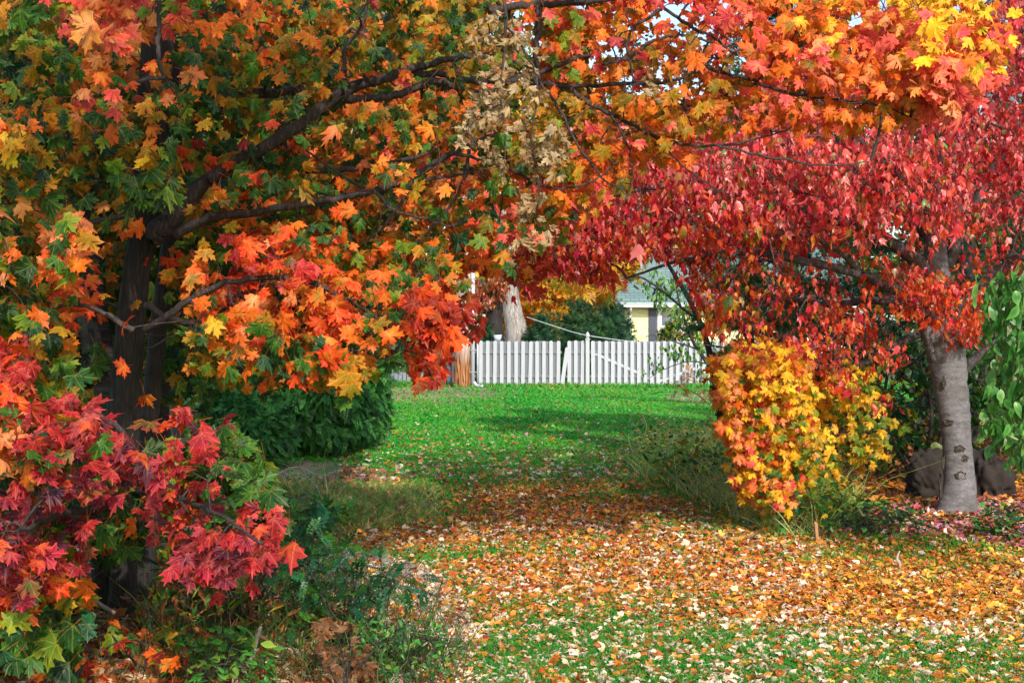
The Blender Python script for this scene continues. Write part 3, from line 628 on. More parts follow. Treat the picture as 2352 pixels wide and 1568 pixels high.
# ------------------------------------------------------------------ house
YH = 55.0
def hx(px, Y=YH): return (px - 1176) / FP * Y
def hz(py, Y=YH): return CAMH - (py - HY) / FP * Y
m, t, N, L, B = mat_new('yellow_siding'); tc = N.new('ShaderNodeTexCoord'); s = N.new('ShaderNodeSeparateXYZ'); L.new(tc.outputs['Object'], s.inputs[0])
nz = noise_n(N, L, 4, 4, tc.outputs['Object']); L.new(mix_n(N, L, math_n(N, L, 'MULTIPLY', nz.outputs[0], .35), (.80, .78, .40), (.62, .60, .33)), B.inputs['Base Color']); B.inputs['Roughness'].default_value = .6; M['siding'] = m
M['white'] = plain_mat('white_trim', (.74, .76, .80), .45, .06, 3, dark=(.5, .5, .52)); M['shutter'] = plain_mat('slate_blue_shutter', (.055, .065, .10), .5, .1, 5)
m, t, N, L, B = mat_new('green_grey_shingle'); tc = N.new('ShaderNodeTexCoord'); br = N.new('ShaderNodeTexBrick'); br.inputs['Scale'].default_value = 1.0; br.inputs['Color1'].default_value = (.13, .21, .20, 1); br.inputs['Color2'].default_value = (.17, .26, .24, 1); br.inputs['Mortar'].default_value = (.07, .11, .11, 1)
br.inputs['Brick Width'].default_value = .34; br.inputs['Row Height'].default_value = .16; br.inputs['Mortar Size'].default_value = .012; L.new(tc.outputs['Object'], br.inputs['Vector']); L.new(br.outputs[0], B.inputs['Base Color']); B.inputs['Roughness'].default_value = .9; M['shingle'] = m
m, t, N, L, B = mat_new('window_glass'); B.inputs['Base Color'].default_value = (.10, .14, .18, 1); B.inputs['Roughness'].default_value = .08; B.inputs['Specular IOR Level'].default_value = .8; M['glass'] = m
x0 = hx(1437); x1 = x0 + 8.5; ze = hz(703); root = thing('house', (x0, YH, 0), 'small yellow sided house with green grey roof and white gutter', 'house')
mb = MB(); mb.box(((x0 + x1) / 2, YH + 3, ze / 2), (x1 - x0 - .06, 5.9, ze)); nb = int(ze / .30) + 1
for k in range(nb):
    z = k * .30; zt = min(z + .30, ze); V = [(x0, YH - .005, z), (x1, YH - .005, z), (x1, YH + .022, zt), (x0, YH + .022, zt), (x0, YH + .03, z), (x1, YH + .03, z)]
    mb.add(V, [[0, 1, 2, 3], [0, 4, 5, 1]]); V = [(x0 - .005, YH, z), (x0 + .022, YH, zt), (x0 + .022, YH + 6, zt), (x0 - .005, YH + 6, z)]; mb.add(V, [[0, 1, 2, 3]])
mb.build('wall', M['siding'], root, smooth=False)
mb = MB(); mb.box((x0 + .03, YH - .02, ze / 2), (.13, .07, ze)); mb.build('corner_board', M['siding'], root, smooth=False)
# roof: a gable whose slope faces the camera
ro = hx(1411) ; zr = ze + 2.35; sl_ = math.atan2(zr - ze, 3.5); mb = MB(); Lr = math.hypot(3.9, 2.6); xr_ = x1 + .5
V = []
for (yy_, zz_) in ((YH - .5, ze - .02), (YH + 3.0, zr), (YH + 6.5, ze - .02)):
    V += [(ro, yy_, zz_), (xr_, yy_, zz_)]
V2 = [(a, b, c + .09) for a, b, c in V]; mb.add(V + V2, [[6, 7, 9, 8], [8, 9, 11, 10], [0, 2, 3, 1], [2, 4, 5, 3], [0, 1, 7, 6], [4, 10, 11, 5], [0, 6, 8, 2], [2, 8, 10, 4], [1, 3, 9, 7], [3, 5, 11, 9]])
o = mb.build('roof', M['shingle'], root, smooth=False)
mb = MB(); mb.add([(x0, YH, ze), (x0, YH + 6, ze), (x0, YH + 3, zr - .25), (x0 + .1, YH, ze), (x0 + .1, YH + 6, ze), (x0 + .1, YH + 3, zr - .25)], [[0, 2, 1], [3, 4, 5]]); mb.build('gable', M['siding'], root, smooth=False)
mb = MB(); mb.box(((ro + xr_) / 2, YH - .58, ze + .02), (xr_ - ro, .13, .13)); mb.box(((ro + xr_) / 2, YH - .62, ze + .09), (xr_ - ro, .18, .03)); mb.build('gutter', M['white'], root, smooth=False)
mb = MB(); mb.box(((ro + xr_) / 2, YH - .25, ze - .06), (xr_ - ro, .5, .025)); mb.build('soffit', M['white'], root, smooth=False)
mb = MB(); P = spline([(hx(1446), YH - .55, ze - .04), (hx(1446), YH - .45, ze - .18), (hx(1447), YH - .10, ze - .36), (hx(1447), YH - .10, .1)], 5); mb.tube(P, [.05] * len(P), 8); mb.build('downspout', M['white'], root)
mb = MB(); mb.box((hx(1425), YH + .9, hz(722)), (.42, 1.2, .60)); mb.box((hx(1425), YH + .9, hz(738)), (.5, 1.3, .06)); mb.build('side_bay', M['white'], root, smooth=False)
mb = MB(); zt = hz(707); zb = .75
mb.box((hx(1499), YH - .03, (zt + zb) / 2), (hx(1508) - hx(1490), .05, zt - zb))
for k in range(26): mb.box((hx(1499), YH - .06, zb + .05 + k * (zt - zb - .1) / 26), (hx(1506) - hx(1492), .02, .035))
mb.build('shutter', M['shutter'], root, smooth=False)
wf = MB(); a, b = hx(1510), hx(1572)
for (c_, d_) in (((a + .08, YH - .05, (zt + zb) / 2), (.16, .08, zt - zb)), ((b - .08, YH - .05, (zt + zb) / 2), (.16, .08, zt - zb)), (((a + b) / 2, YH - .052, zt - .05), (b - a, .084, .1)), (((a + b) / 2, YH - .052, zb), (b - a, .10, .1)), (((a + b) / 2, YH - .055, hz(750)), (b - a - .3, .07, .07))): wf.box(c_, d_)
wo = wf.build('window', M['white'], root, smooth=False); mb = MB(); mb.box(((a + b) / 2, YH - .03, (zt + zb) / 2), (b - a - .3, .02, zt - zb)); o = mb.build('pane', M['glass'], None, smooth=False); o.parent = wo; o.matrix_parent_inverse = Matrix.Identity(4); o.location = -Vector(root.location)
root2 = thing('air_conditioner', (hx(1541), YH - .3, hz(783)), 'white window air conditioner with grey grille in the yellow house', 'air conditioner')
mb = MB(); mb.box((hx(1541), YH - .3, hz(770)), (.56, .5, .42)); mb.build('casing', M['white'], root2, smooth=False)
mb = MB()
for k in range(9): mb.box((hx(1541), YH - .56, hz(770) - .15 + k * .0375), (.44, .02, .02))
mb.build('grille', M['metal'], root2, smooth=False)

# cable and pot
mb = MB(); P = spline([at(1210, 728, 49), at(1270, 748, 48), at(1330, 766, 47), at(1400, 778, 46.5), at(1470, 786, 46)], 8); mb.tube(P, [.011] * len(P), 6, cap=False)
tag(mb.build('cable', M['white']), 'pale cable sagging from the big trunk over the fence towards the house', 'cable')
root = thing('flower_pot', (at(1143, 783, 45).x, 45, .0), 'small grey pot on a stand behind the fence beside the pale trunk', 'flower pot')
c = at(1143, 776, 45); mb = MB(); mb.tube([(c.x, 45, c.z - .12), (c.x, 45, c.z + .1)], [.09, .14], 14); mb.build('pot', M['pvc'], root); mb = MB(); mb.tube([(c.x, 45, 0), (c.x, 45, c.z - .11)], .03, 8); mb.build('stand', M['metal'], root)
#SECTION3
# ------------------------------------------------------------------ behind the fence: trees
def T3(pl, Y):            # picture points at one depth (or per-point depth) -> 3D
    return [at(p[0], p[1], p[2] if len(p) > 2 else Y) for p in pl]
def ell(c, r, n, shell=.35):
    v = nrm(rng.normal(0, 1, (n, 3))) * rng.uniform(shell, 1, (n, 1)) ** .5; p = np.array(c) + v * np.array(r); return p[p[:, 2] > .15]
b = at(1188, 783, 50); b = (b.x, 50, 0)
plant('old_tree', 'thick pale trunk with furrowed bark behind the white fence', 'tree', b,
      trunks=[([(b[0] + .1, 50, -.1), (b[0] + .05, 50, .6), at(1190, 783, 50), at(1180, 730, 50), at(1172, 680, 50), at(1170, 600, 50), at(1160, 480, 50)], [.62, .50, .44, .36, .30, .26, .2])],
      regions=[dict(poly=[(980, 100), (1400, 100), (1400, 560), (1300, 620), (1000, 640)], d=(47.5, 53), n=320, k=14, rad=.5, tpl=OVAL, size=.24, pick=flat([YG, O, Y, G], [3, 1, 1.5, 2]), mode='any')], barkm='bark_pale', twr=.006, twmax=.08)
b = (at(1136, 783, 47.5).x, 47.5, 0)
plant('dead_tree', 'dark ragged dead trunk with withered brown leaves beside the pale trunk', 'tree', b,
      trunks=[([(b[0], 47.5, -.1), at(1137, 783, 47.5), at(1134, 730, 47.5), at(1142, 680, 47.5), at(1150, 620, 47.5), at(1155, 560, 47.5)], [.34, .27, .25, .17, .13, .06])],
      limbs=[(T3([(1136, 700), (1115, 672), (1105, 640)], 47.4), [.09, .06, .03]), (T3([(1142, 670), (1160, 655), (1172, 650)], 47.3), [.08, .06, .05])],
      regions=[dict(poly=[(1092, 640), (1165, 640), (1150, 700), (1095, 720)], d=(46.5, 47.8), n=60, k=10, rad=.2, tpl=OVAL, size=.15, pick=flat([LB, RD, PE], [3, 1, .6]), mode='droop')], barkm='bark_dark', wob=.16)
# evergreens right behind the fence
def conifer(name, label, base, h, r, col, n, tpl=NEEDLE, size=.3, group=None, trunk=.16, zmin=.3, c2=None, lean=0, mode='spray', k=9, leafm='needle', cat='evergreen tree'):
    z = h * (1 - np.sqrt(rng.uniform(0, 1, n) * (1 - (zmin / h))**1)) ; z = np.clip(z, zmin, h * .98); a = rng.uniform(0, 6.283, n); rr = r * (1 - z / h) ** .8 * rng.uniform(.35, 1, n) * (1 + .2 * np.sin(z * 7 + a * 2))
    pts = np.stack([base[0] + np.cos(a) * rr, base[1] + np.sin(a) * rr, z - rr * .12], 1)
    return plant(name, label, cat, (base[0], base[1], 0), trunks=[([(base[0], base[1], -.05), (base[0], base[1], h * .5), (base[0], base[1], h * .97)], [trunk, trunk * .6, .02])],
                 regions=[dict(pts=pts, k=k, rad=size * .9, tpl=tpl, size=size, pick=col, mode=mode, centre=(base[0], base[1], h * .3))], leafm=leafm, twr=.003, twmax=.03, sag=.04, group=group)
EV = [(3, (28, 66, 40), (46, 92, 50)), (2, (40, 80, 52), (60, 108, 62)), (1, (20, 50, 36), (34, 70, 42))]
EVY = [(3, (50, 92, 40), (90, 125, 48)), (1, (35, 75, 40), (70, 105, 50))]
gE = 'evergreens behind the white fence'
conifer('spruce_tree', 'low dark evergreen just right of the pale trunk behind the fence', (hx(1245, 49), 49.5), 2.3, 1.1, flat([EV], [1]), 260, size=.32, group=gE, k=8)
conifer('spruce_tree', 'broad feathery evergreen below the yellow leaves behind the fence', (hx(1335, 51), 51), 3.0, 2.0, flat([EV, EVY], [3, 1]), 420, size=.34, group=gE, k=8)
conifer('spruce_tree', 'dark evergreen touching the corner of the yellow house', (hx(1410, 53), 53.5), 2.9, 1.6, flat([EV], [1]), 340, size=.34, group=gE, k=8)
conifer('spruce_tree', 'small bluish evergreen showing between the pole and the dark trunk', (hx(1112, 46), 46.2), 1.95, .75, flat([EV], [1]), 160, size=.26, group=gE, k=8)
gT = 'autumn trees far behind the fence'
far = [(-24, 66, 11, G, YG), (-17, 60, 12, G, YO), (-11, 70, 13, YG, Y), (-6.5, 58, 9, G, YG), (-2.2, 66, 13, YG, Y), (1.6, 60, 7.5, Y, O), (4.2, 66, 12, YG, Y), (3.0, 75, 14, G, YG), (8, 72, 13, YG, G), (12.5, 66, 12, Y, O), (18, 62, 12, G, YG), (3.5, 88, 19, YG, PE), (-4, 92, 20, G, YG), (11, 92, 21, G, O), (18, 94, 21, YG, O), (24, 64, 12, YG, RO), (31, 70, 13, G, O)]
nm = ['dark green tree at the far left end of the distant row', 'tall olive tree second from the left in the distant row', 'yellow green tree third from the left in the distant row', 'low green tree behind the left fence run', 'tall yellow green tree rising behind the pale trunk',
      'bright yellow tree glowing above the evergreens', 'yellow green tree left of the house roof', 'tallest green tree, farthest back above the house', 'yellow green tree directly behind the house roof', 'golden tree right of the house', 'green tree far right behind the red maple', 'very tall pale tree at the back above the centre of the arch', 'very tall green tree at the back above the pole', 'very tall green and orange tree at the back above the red maple', 'very tall yellow green tree at the back above the right trunk', 'yellow tree with red edges far right', 'green and orange tree at the far right end of the distant row']
for (X, Yd, h, A_, B2), lb in zip(far, nm):
    pts = ell((X, Yd, h * .55), (h * .38, h * .3, h * .47), 330)
    plant('autumn_tree', lb, 'tree', (X, Yd, 0), trunks=[([(X, Yd, -.1), (X + .1, Yd, h * .3), (X - .1, Yd, h * .75)], [.25, .2, .06])],
          regions=[dict(pts=pts, k=14, rad=.62, tpl=OVAL, size=.34, pick=flat([A_, B2], [2, 1.3]), mode='any')], group=gT, twr=.006, twmax=.09)
for i, (px, Yd, rr_, z_, pl, lb) in enumerate([(1235, 52, .5, .9, RD, 'dark red bush above the fence beside the pale trunk'), (1290, 56, 1.1, 2.2, Y, 'yellow leaved bush behind the low evergreens'), (1405, 57, 1.2, 2.1, Y, 'yellow bush between the evergreens and the house corner'), (1560, 52, .8, 1.2, YG, 'yellow green bush in front of the house wall')]):
    X = hx(px, Yd); plant('bush', lb, 'bush', (X, Yd, 0), trunks=[([(X, Yd, -.05), (X, Yd, z_ * .6), (X + .1, Yd, z_ * 1.2)], [.05, .035, .01])], trunkname='stem', crown='foliage',
          regions=[dict(pts=ell((X, Yd, z_ + .1), (rr_, rr_ * .7, z_ * .75), 130), k=10, rad=.2, tpl=OVAL, size=.15, pick=flat([pl, G], [3, 1]), mode='any')], twr=.002)
# shade trees left in the middle distance, behind the maples
gM = 'green trees in the middle distance on the left'
for (X, Yd, h, pl, lb) in [(-9.5, 24, 8.5, [G, YG], 'dark green tree at the far left behind the maples'), (-6.2, 21, 8, [G, YO], 'green and olive tree behind the main maple trunk'), (-4.6, 27, 9, [YG, G], 'yellow green tree behind the middle of the orange maple'), (-8, 30, 10, [YG, G], 'tall yellow green tree seen between the left trunks'), (-4.4, 34, 12, [YG, O, G], 'tall mixed green and orange tree behind the arching branches')]:
    lowc = .46 if X > -5.5 else .42; pts = ell((X, Yd, h * (.62 if X > -5.5 else .5)), (h * .36, h * .26, h * (.36 if Yd > 33 else .5)), 420 if Yd < 33 else 700)
    if Yd > 33: pts = pts[pts[:, 2] > 3.4]
    plant('green_tree', lb, 'tree', (X, Yd, 0), trunks=[([(X, Yd, -.1), (X + .1, Yd, h * .3), (X - .1, Yd, h * .8)], [.2, .16, .05])],
          regions=[dict(pts=pts, k=13, rad=.38, tpl=REDM, size=.2, pick=flat(pl, [2, 1.5, 1][:len(pl)]), mode='any')], group=gM, twr=.004, twmax=.07, barkm='bark_dark')

# ------------------------------------------------------------------ arborvitae by the lawn, left
ARB = [(3, (24, 82, 32), (56, 124, 46)), (2, (34, 100, 38), (84, 150, 58)), (1, (12, 42, 20), (22, 66, 28))]
gA = 'clipped evergreen shrubs left of the lawn'
def arbor(label, px, py, rx, h, n, seed=0):
    X, Y = gr(px, py); Y += .5; c = (X, Y, h * .45)
    v = nrm(rng.normal(0, 1, (n, 3))); bump = 1 + .16 * np.sin(v[:, 0] * 7 + v[:, 2] * 9) * np.sin(v[:, 1] * 8 + v[:, 2] * 5)
    pts = np.array(c) + v * np.array([rx, rx * .9, h * .56]) * (bump * rng.uniform(.72, 1.04, n))[:, None]; pts = pts[(pts[:, 2] > .08)]
    return plant('arborvitae', label, 'evergreen shrub', (X, Y, 0), trunks=[([(X, Y, -.05), (X, Y, h * .5), (X, Y, h * .9)], [.06, .04, .01])], trunkname='stem', crown='foliage',
          regions=[dict(pts=pts, k=14, rad=.11, tpl=FROND, size=.13, pick=flat([ARB], [1]), mode='spray', centre=(X, Y, h * .3), curl=.5, twig=False)], leafm='needle', group=gA)
arbor('large dark green arborvitae under the orange maple branches', 665, 1050, 1.0, 1.9, 1700)
arbor('bright green low arborvitae left of the large one', 545, 1080, .48, .85, 420)
arbor('arborvitae with a feathery lower edge on the lawn side', 785, 1035, .50, 1.6, 900)

OPEN = [([(872, 890), (880, 830), (935, 868), (990, 915), (1022, 840), (1045, 790), (1112, 785), (1108, 700), (1075, 630), (1150, 630), (1230, 700), (1262, 640), (1320, 650), (1400, 670), (1440, 625), (1500, 610), (1535, 650), (1575, 700), (1600, 770), (1640, 850), (1650, 930), (1680, 1020), (1690, 1080), (1480, 1040), (1480, 1100), (1000, 1130), (780, 1060), (850, 1000)], 40, 1.0)]
ARBH = [([(510, 915), (860, 905), (850, 1000), (780, 1060), (620, 1060), (560, 1000)], 12, .92), ([(590, 1060), (900, 1040), (1000, 1150), (900, 1300), (680, 1300), (640, 1150)], 12, .97)]
# ------------------------------------------------------------------ rear-left trees (trunks seen behind the main maple)
gL = 'trees grouped behind the main left maple'
HOLE = OPEN + ARBH + [([(238, 915), (250, 700), (280, 560), (302, 470), (385, 460), (375, 600), (350, 920)], 8.2, .97), ([(310, 225), (315, 60), (430, 60), (430, 225)], 10.4, .85), ([(178, 520), (180, 920), (275, 920), (280, 560), (262, 400), (190, 400)], 9.4, .88), ([(330, 560), (430, 540), (425, 930), (330, 930)], 8.3, .8),
        ([(128, 425), (180, 425), (178, 500), (130, 500)], 8.2, .9), ([(355, 560), (400, 560), (395, 910), (345, 910)], 8.2, .6), ([(255, 1290), (325, 1270), (300, 1440), (215, 1440), (215, 1300)], 8, .9), ([(90, 700), (140, 700), (125, 900), (90, 900)], 8.2, .6), ([(165, 735), (215, 735), (225, 880), (165, 880)], 8.2, .7)]
def tr(pl, Y, base): return [(at(*base, Y).x, Y, -.05)] + T3(pl, Y)
x_ = at(235, 1300, 9.6).x
plant('cherry_tree', 'dark trunk with banded bark standing behind the main maple trunk', 'tree', (x_, 9.6, 0),
      trunks=[([(x_ + .02, 9.6, -.05)] + T3([(246, 950), (238, 850), (222, 720), (215, 500), (235, 300), (270, 60), (290, -150)], 9.6), [.10, .085, .078, .065, .06, .055, .05, .04])], barkm='bark_cherry',
      limbs=[(T3([(238, 860), (228, 780), (205, 700), (190, 600)], 9.5), [.03, .025, .02, .012])],
      regions=[dict(poly=[(-80, -80), (700, -80), (640, 360), (420, 480), (180, 500), (-80, 560)], d=(9, 11.5), n=260, k=9, rad=.24, tpl=MAPLE, size=.085, pick=flat([G, YG, YO], [4, 2, 1]), mode='maple')], leafm='mid_leaf', holes=HOLE, group=gL, twmax=.02)
x_ = at(100, 1180, 10.5).x
plant('maple_tree', 'brown leaning trunk at far left behind green leaves', 'tree', (x_, 10.5, 0),
      trunks=[([(x_ - .03, 10.5, -.05)] + T3([(95, 950), (108, 850), (125, 700), (148, 560), (158, 430), (165, 200), (170, -100)], 10.5), [.10, .09, .085, .08, .08, .078, .07, .05])], barkm='bark_dark',
      limbs=[(T3([(150, 540), (190, 440), (240, 330), (250, 200)], 10.4), [.04, .035, .025, .015])],
      regions=[dict(poly=[(-100, 150), (330, 150), (330, 900), (150, 960), (-100, 960)], d=(9.4, 12.5), n=280, k=9, rad=.25, tpl=MAPLE, size=.085, pick=flat([G, YG, YO, O], [5, 2, 1, .6]), mode='maple')], leafm='mid_leaf', holes=HOLE, group=gL, twmax=.02)
x_ = at(385, 1240, 10.8).x
plant('maple_tree', 'dark knobbly trunk just right of the main maple trunk', 'tree', (x_, 10.8, 0),
      trunks=[([(x_ - .03, 10.8, -.05)] + T3([(360, 930), (372, 800), (388, 640), (398, 500), (402, 300), (390, 80), (385, -120)], 10.8), [.10, .088, .092, .085, .08, .085, .08, .05])], barkm='bark_dark', wob=.1,
      limbs=[(T3([(395, 560), (450, 585), (510, 590)], 10.6), [.04, .03, .015]), (T3([(398, 470), (520, 400), (640, 330), (760, 250)], 10.9), [.05, .04, .03, .02]), (T3([(395, 300), (520, 200), (700, 130), (900, 60)], 11.2), [.05, .04, .03, .02])],
      regions=[dict(poly=[(350, -80), (1150, -80), (1100, 480), (900, 600), (860, 760), (600, 800), (480, 900), (350, 900)], d=(9.4, 13.5), n=620, k=9, rad=.25, tpl=MAPLE, size=.085, pick=picker([(450, 650, [YG, G], [2, 2]), (600, 780, [G, YG], [2, 1]), (600, 200, [YO, G, YG], [2, 2, 1]), (900, 100, [YG, YO, O], [2, 2, 1]), (800, 380, [O, PE, YO, YG], [2, 1, 1, 1]), (1000, 300, [O, YO, PK], [2, 1, 1]), (700, 600, [O, YG, G], [1, 2, 1])]), mode='maple')], leafm='mid_leaf', holes=HOLE, group=gL, twmax=.02)
x_ = at(212, 1240, 9.9).x
plant('birch_sapling', 'thin pale grey trunk between the dark trunks on the left', 'tree', (x_, 9.9, 0),
      trunks=[([(x_ + .04, 9.9, -.05)] + T3([(222, 980), (212, 880), (200, 790), (190, 735), (185, 600)], 9.9), [.05, .045, .042, .038, .035, .02])], barkm='bark_grey', leafm='mid_leaf', group=gL,
      regions=[dict(poly=[(120, 420), (260, 420), (250, 620), (130, 640)], d=(9.6, 10.2), n=30, k=7, rad=.2, tpl=OVAL, size=.08, pick=flat([YG, G], [1, 1]), mode='droop')])

# ------------------------------------------------------------------ the main maple on the left
D = 7.9; bx_ = at(280, 1430, D).x
ctrl = [(50, 50, [G], [1]), (150, 150, [G, O], [5, 1]), (255, 60, [PK, PE], [2, 2]), (265, 170, [PE, O, PK], [2, 2, 1]), (100, 200, [G, O], [3, 1]), (30, 280, [O, Y], [2, 1]), (150, 420, [G, O, YO], [2, 1, 1]), (60, 560, [O, PE, G], [2, 1, 2]), (140, 570, [O, PE], [2, 2]), (200, 640, [RO, O], [1, 2]), (200, 700, [RO], [1]), (70, 700, [O, YG], [2, 1]),
        (40, 840, [R, RO], [2, 2]), (110, 860, [G], [1]), (160, 960, [R], [1]), (50, 1000, [PE, G, O], [2, 2, 1]), (180, 1010, [R, P_, G], [3, 1, .7]), (390, 990, [RO, R], [1, 3]), (450, 1010, [R, P_], [3, 1]), (300, 1110, [P_, R], [2, 2]), (200, 1170, [P_, R], [2, 3]), (60, 1180, [R, P_], [2, 1]), (50, 1230, [P_, R], [2, 1]), (400, 1130, [R, P_], [3, 1]),
        (520, 1200, [P_, R], [2, 2]), (610, 1270, [R, P_], [3, 1]), (560, 1320, [R, P_], [3, 1]), (470, 1250, [R, P_], [2, 1]), (40, 1340, [R, RO], [2, 1]), (80, 1430, [G, YG], [2, 1]), (180, 1400, [O, YG], [1, 2]), (330, 1230, [R, PK], [2, 1]), (450, 1060, [R, P_, G], [3, 1, .6]), (560, 1050, [G], [1]), (540, 1130, [G], [1]), (620, 1170, [G, PK, P_], [2, 1, 1]),
        (440, 680, [RO, O], [2, 2]), (600, 600, [RO, R], [3, 1]), (620, 700, [O, RO, PE], [2, 2, 1]), (700, 650, [O, RO], [2, 1]), (500, 790, [Y, YO], [2, 1]), (470, 860, [G], [1]), (600, 820, [O, G], [1, 1]), (560, 860, [O], [1]), (740, 780, [RO, O], [1, 1]), (780, 650, [RO, O, PK], [3, 2, 1]), (860, 690, [O, RO], [2, 1]), (850, 760, [O, G], [1, 1]), (760, 880, [YO, O], [1, 1]), (900, 770, [R, O, RD], [1, 1, 1]),
        (1000, 760, [RD, RO], [2, 1]), (1060, 740, [RD, R], [3, 1]), (980, 860, [RO, RD], [2, 1]), (1000, 600, [O, G, RO], [2, 2, 1]), (1080, 560, [O, RO], [2, 1]), (1190, 620, [RD, R], [2, 1]), (1190, 540, [O, RO, PK], [2, 1, 1]), (1100, 640, [RD, O], [2, 1]), (950, 550, [O, G, YO], [2, 2, 1]), (880, 570, [O], [1]), (720, 550, [RO, G], [2, 2]), (640, 490, [O, PE], [3, 1]), (540, 500, [O, PE], [2, 1]), (480, 540, [O, YG, G], [1, 1, 1]),
        (600, 360, [RO, G], [1, 2]), (500, 320, [RO, R], [2, 1]), (430, 270, [O, G], [1, 3]), (300, 300, [G], [1]), (400, 350, [Y, G, YG], [2, 2, 1]), (310, 400, [G], [1]), (650, 430, [G, YO], [3, 1]), (560, 200, [YO, G], [2, 2]), (500, 100, [G, YO], [2, 2]), (450, 60, [O, R], [2, 1]), (560, 60, [O, RO], [2, 1]), (650, 110, [YO, G], [2, 1]), (700, 50, [YO, O], [2, 1]), (800, 20, [R, O], [1, 1]), (820, 100, [YO, O], [2, 1]), (880, 50, [G, O], [2, 1]),
        (960, 50, [YO, YG, O], [2, 1, 1]), (1000, 130, [YO, G], [2, 1]), (880, 260, [O, G, PE], [2, 1, 1]), (800, 330, [O, PE, G], [2, 1, 1]), (920, 330, [O, G], [2, 1]), (1000, 280, [YO, O], [2, 1]), (1000, 400, [G, O, PE], [1, 2, 1]), (950, 470, [O, G], [2, 1]), (1100, 450, [O, G, PK], [2, 1, 1]), (1100, 100, [G, YO], [1, 2]), (1150, 250, [YO, Y, YG], [2, 1, 1]),
        (1270, 60, [O, PK, YG], [2, 1, 1]), (1350, 150, [O, YO, PK], [2, 1, .6]), (1300, 260, [YO, YG], [2, 1]), (1450, 80, [O, YO], [2, 2]), (1540, 30, [RO, O, R], [1, 2, .5]), (1500, 200, [YO, O], [3, 1]), (1400, 330, [O, YO, PK], [2, 1, .7]), (1480, 150, [R, YO], [1, 1]), (1650, 60, [PK, R, O], [2, 1, 1]), (1650, 170, [YO, O], [2, 1]), (1740, 120, [O, PK], [1, 1]), (1800, 50, [O, YO], [2, 1]), (1900, 40, [O, Y], [2, 1]),
        (1900, 150, [PK, O, PE], [2, 2, 1]), (2050, 90, [PE, PK, O], [1, 2, 1]), (2150, 50, [Y], [1]), (2200, 120, [PK, PE, RO], [2, 1, 1]), (2270, 40, [Y, O], [1, 1]), (2050, 200, [O, PE], [2, 1]), (2000, 270, [O, Y, PE], [2, 1, 1]), (2130, 180, [PK, PE], [2, 1])]
HOT = [(255, 60), (265, 170), (600, 600), (620, 700), (700, 650), (140, 570), (780, 650), (600, 360), (1190, 620), (1100, 640), (1060, 740), (1000, 760), (980, 860), (200, 700), (40, 840)]
for i_, (cx_0, cy_0, pl_, wt_) in enumerate(ctrl):
    if cx_0 < 1240 and cy_0 < 900 and (cx_0, cy_0) not in HOT:
        g_w = 2.6 if cx_0 < 420 else (1.0 if cy_0 < 560 else .6); s_w = sum(wt_); ctrl[i_] = (cx_0, cy_0, pl_ + [G, YO, YG], wt_ + [g_w * s_w * .55, g_w * s_w * .35, g_w * s_w * .25])
pk = picker(ctrl, 26)
MR = dict(tpl=MAPLE, size=.080, pick=pk, mode='maple', petiole=.9)
def mreg(poly, d, n, k=7, rad=.13, **kw): r = dict(MR); r.update(poly=poly, d=d, n=n, k=k, rad=rad); r.update(kw); return r
ARCH_L = [(430, -60), (1260, -60), (1290, 300), (1280, 480), (1250, 590), (1235, 670), (1130, 640), (1080, 670), (1100, 730), (1095, 800), (1050, 770), (1030, 860), (1000, 885), (930, 850), (880, 780), (850, 830), (790, 880), (740, 910), (640, 880), (560, 880), (470, 860), (380, 760), (340, 700), (360, 560), (440, 400), (440, 200)]
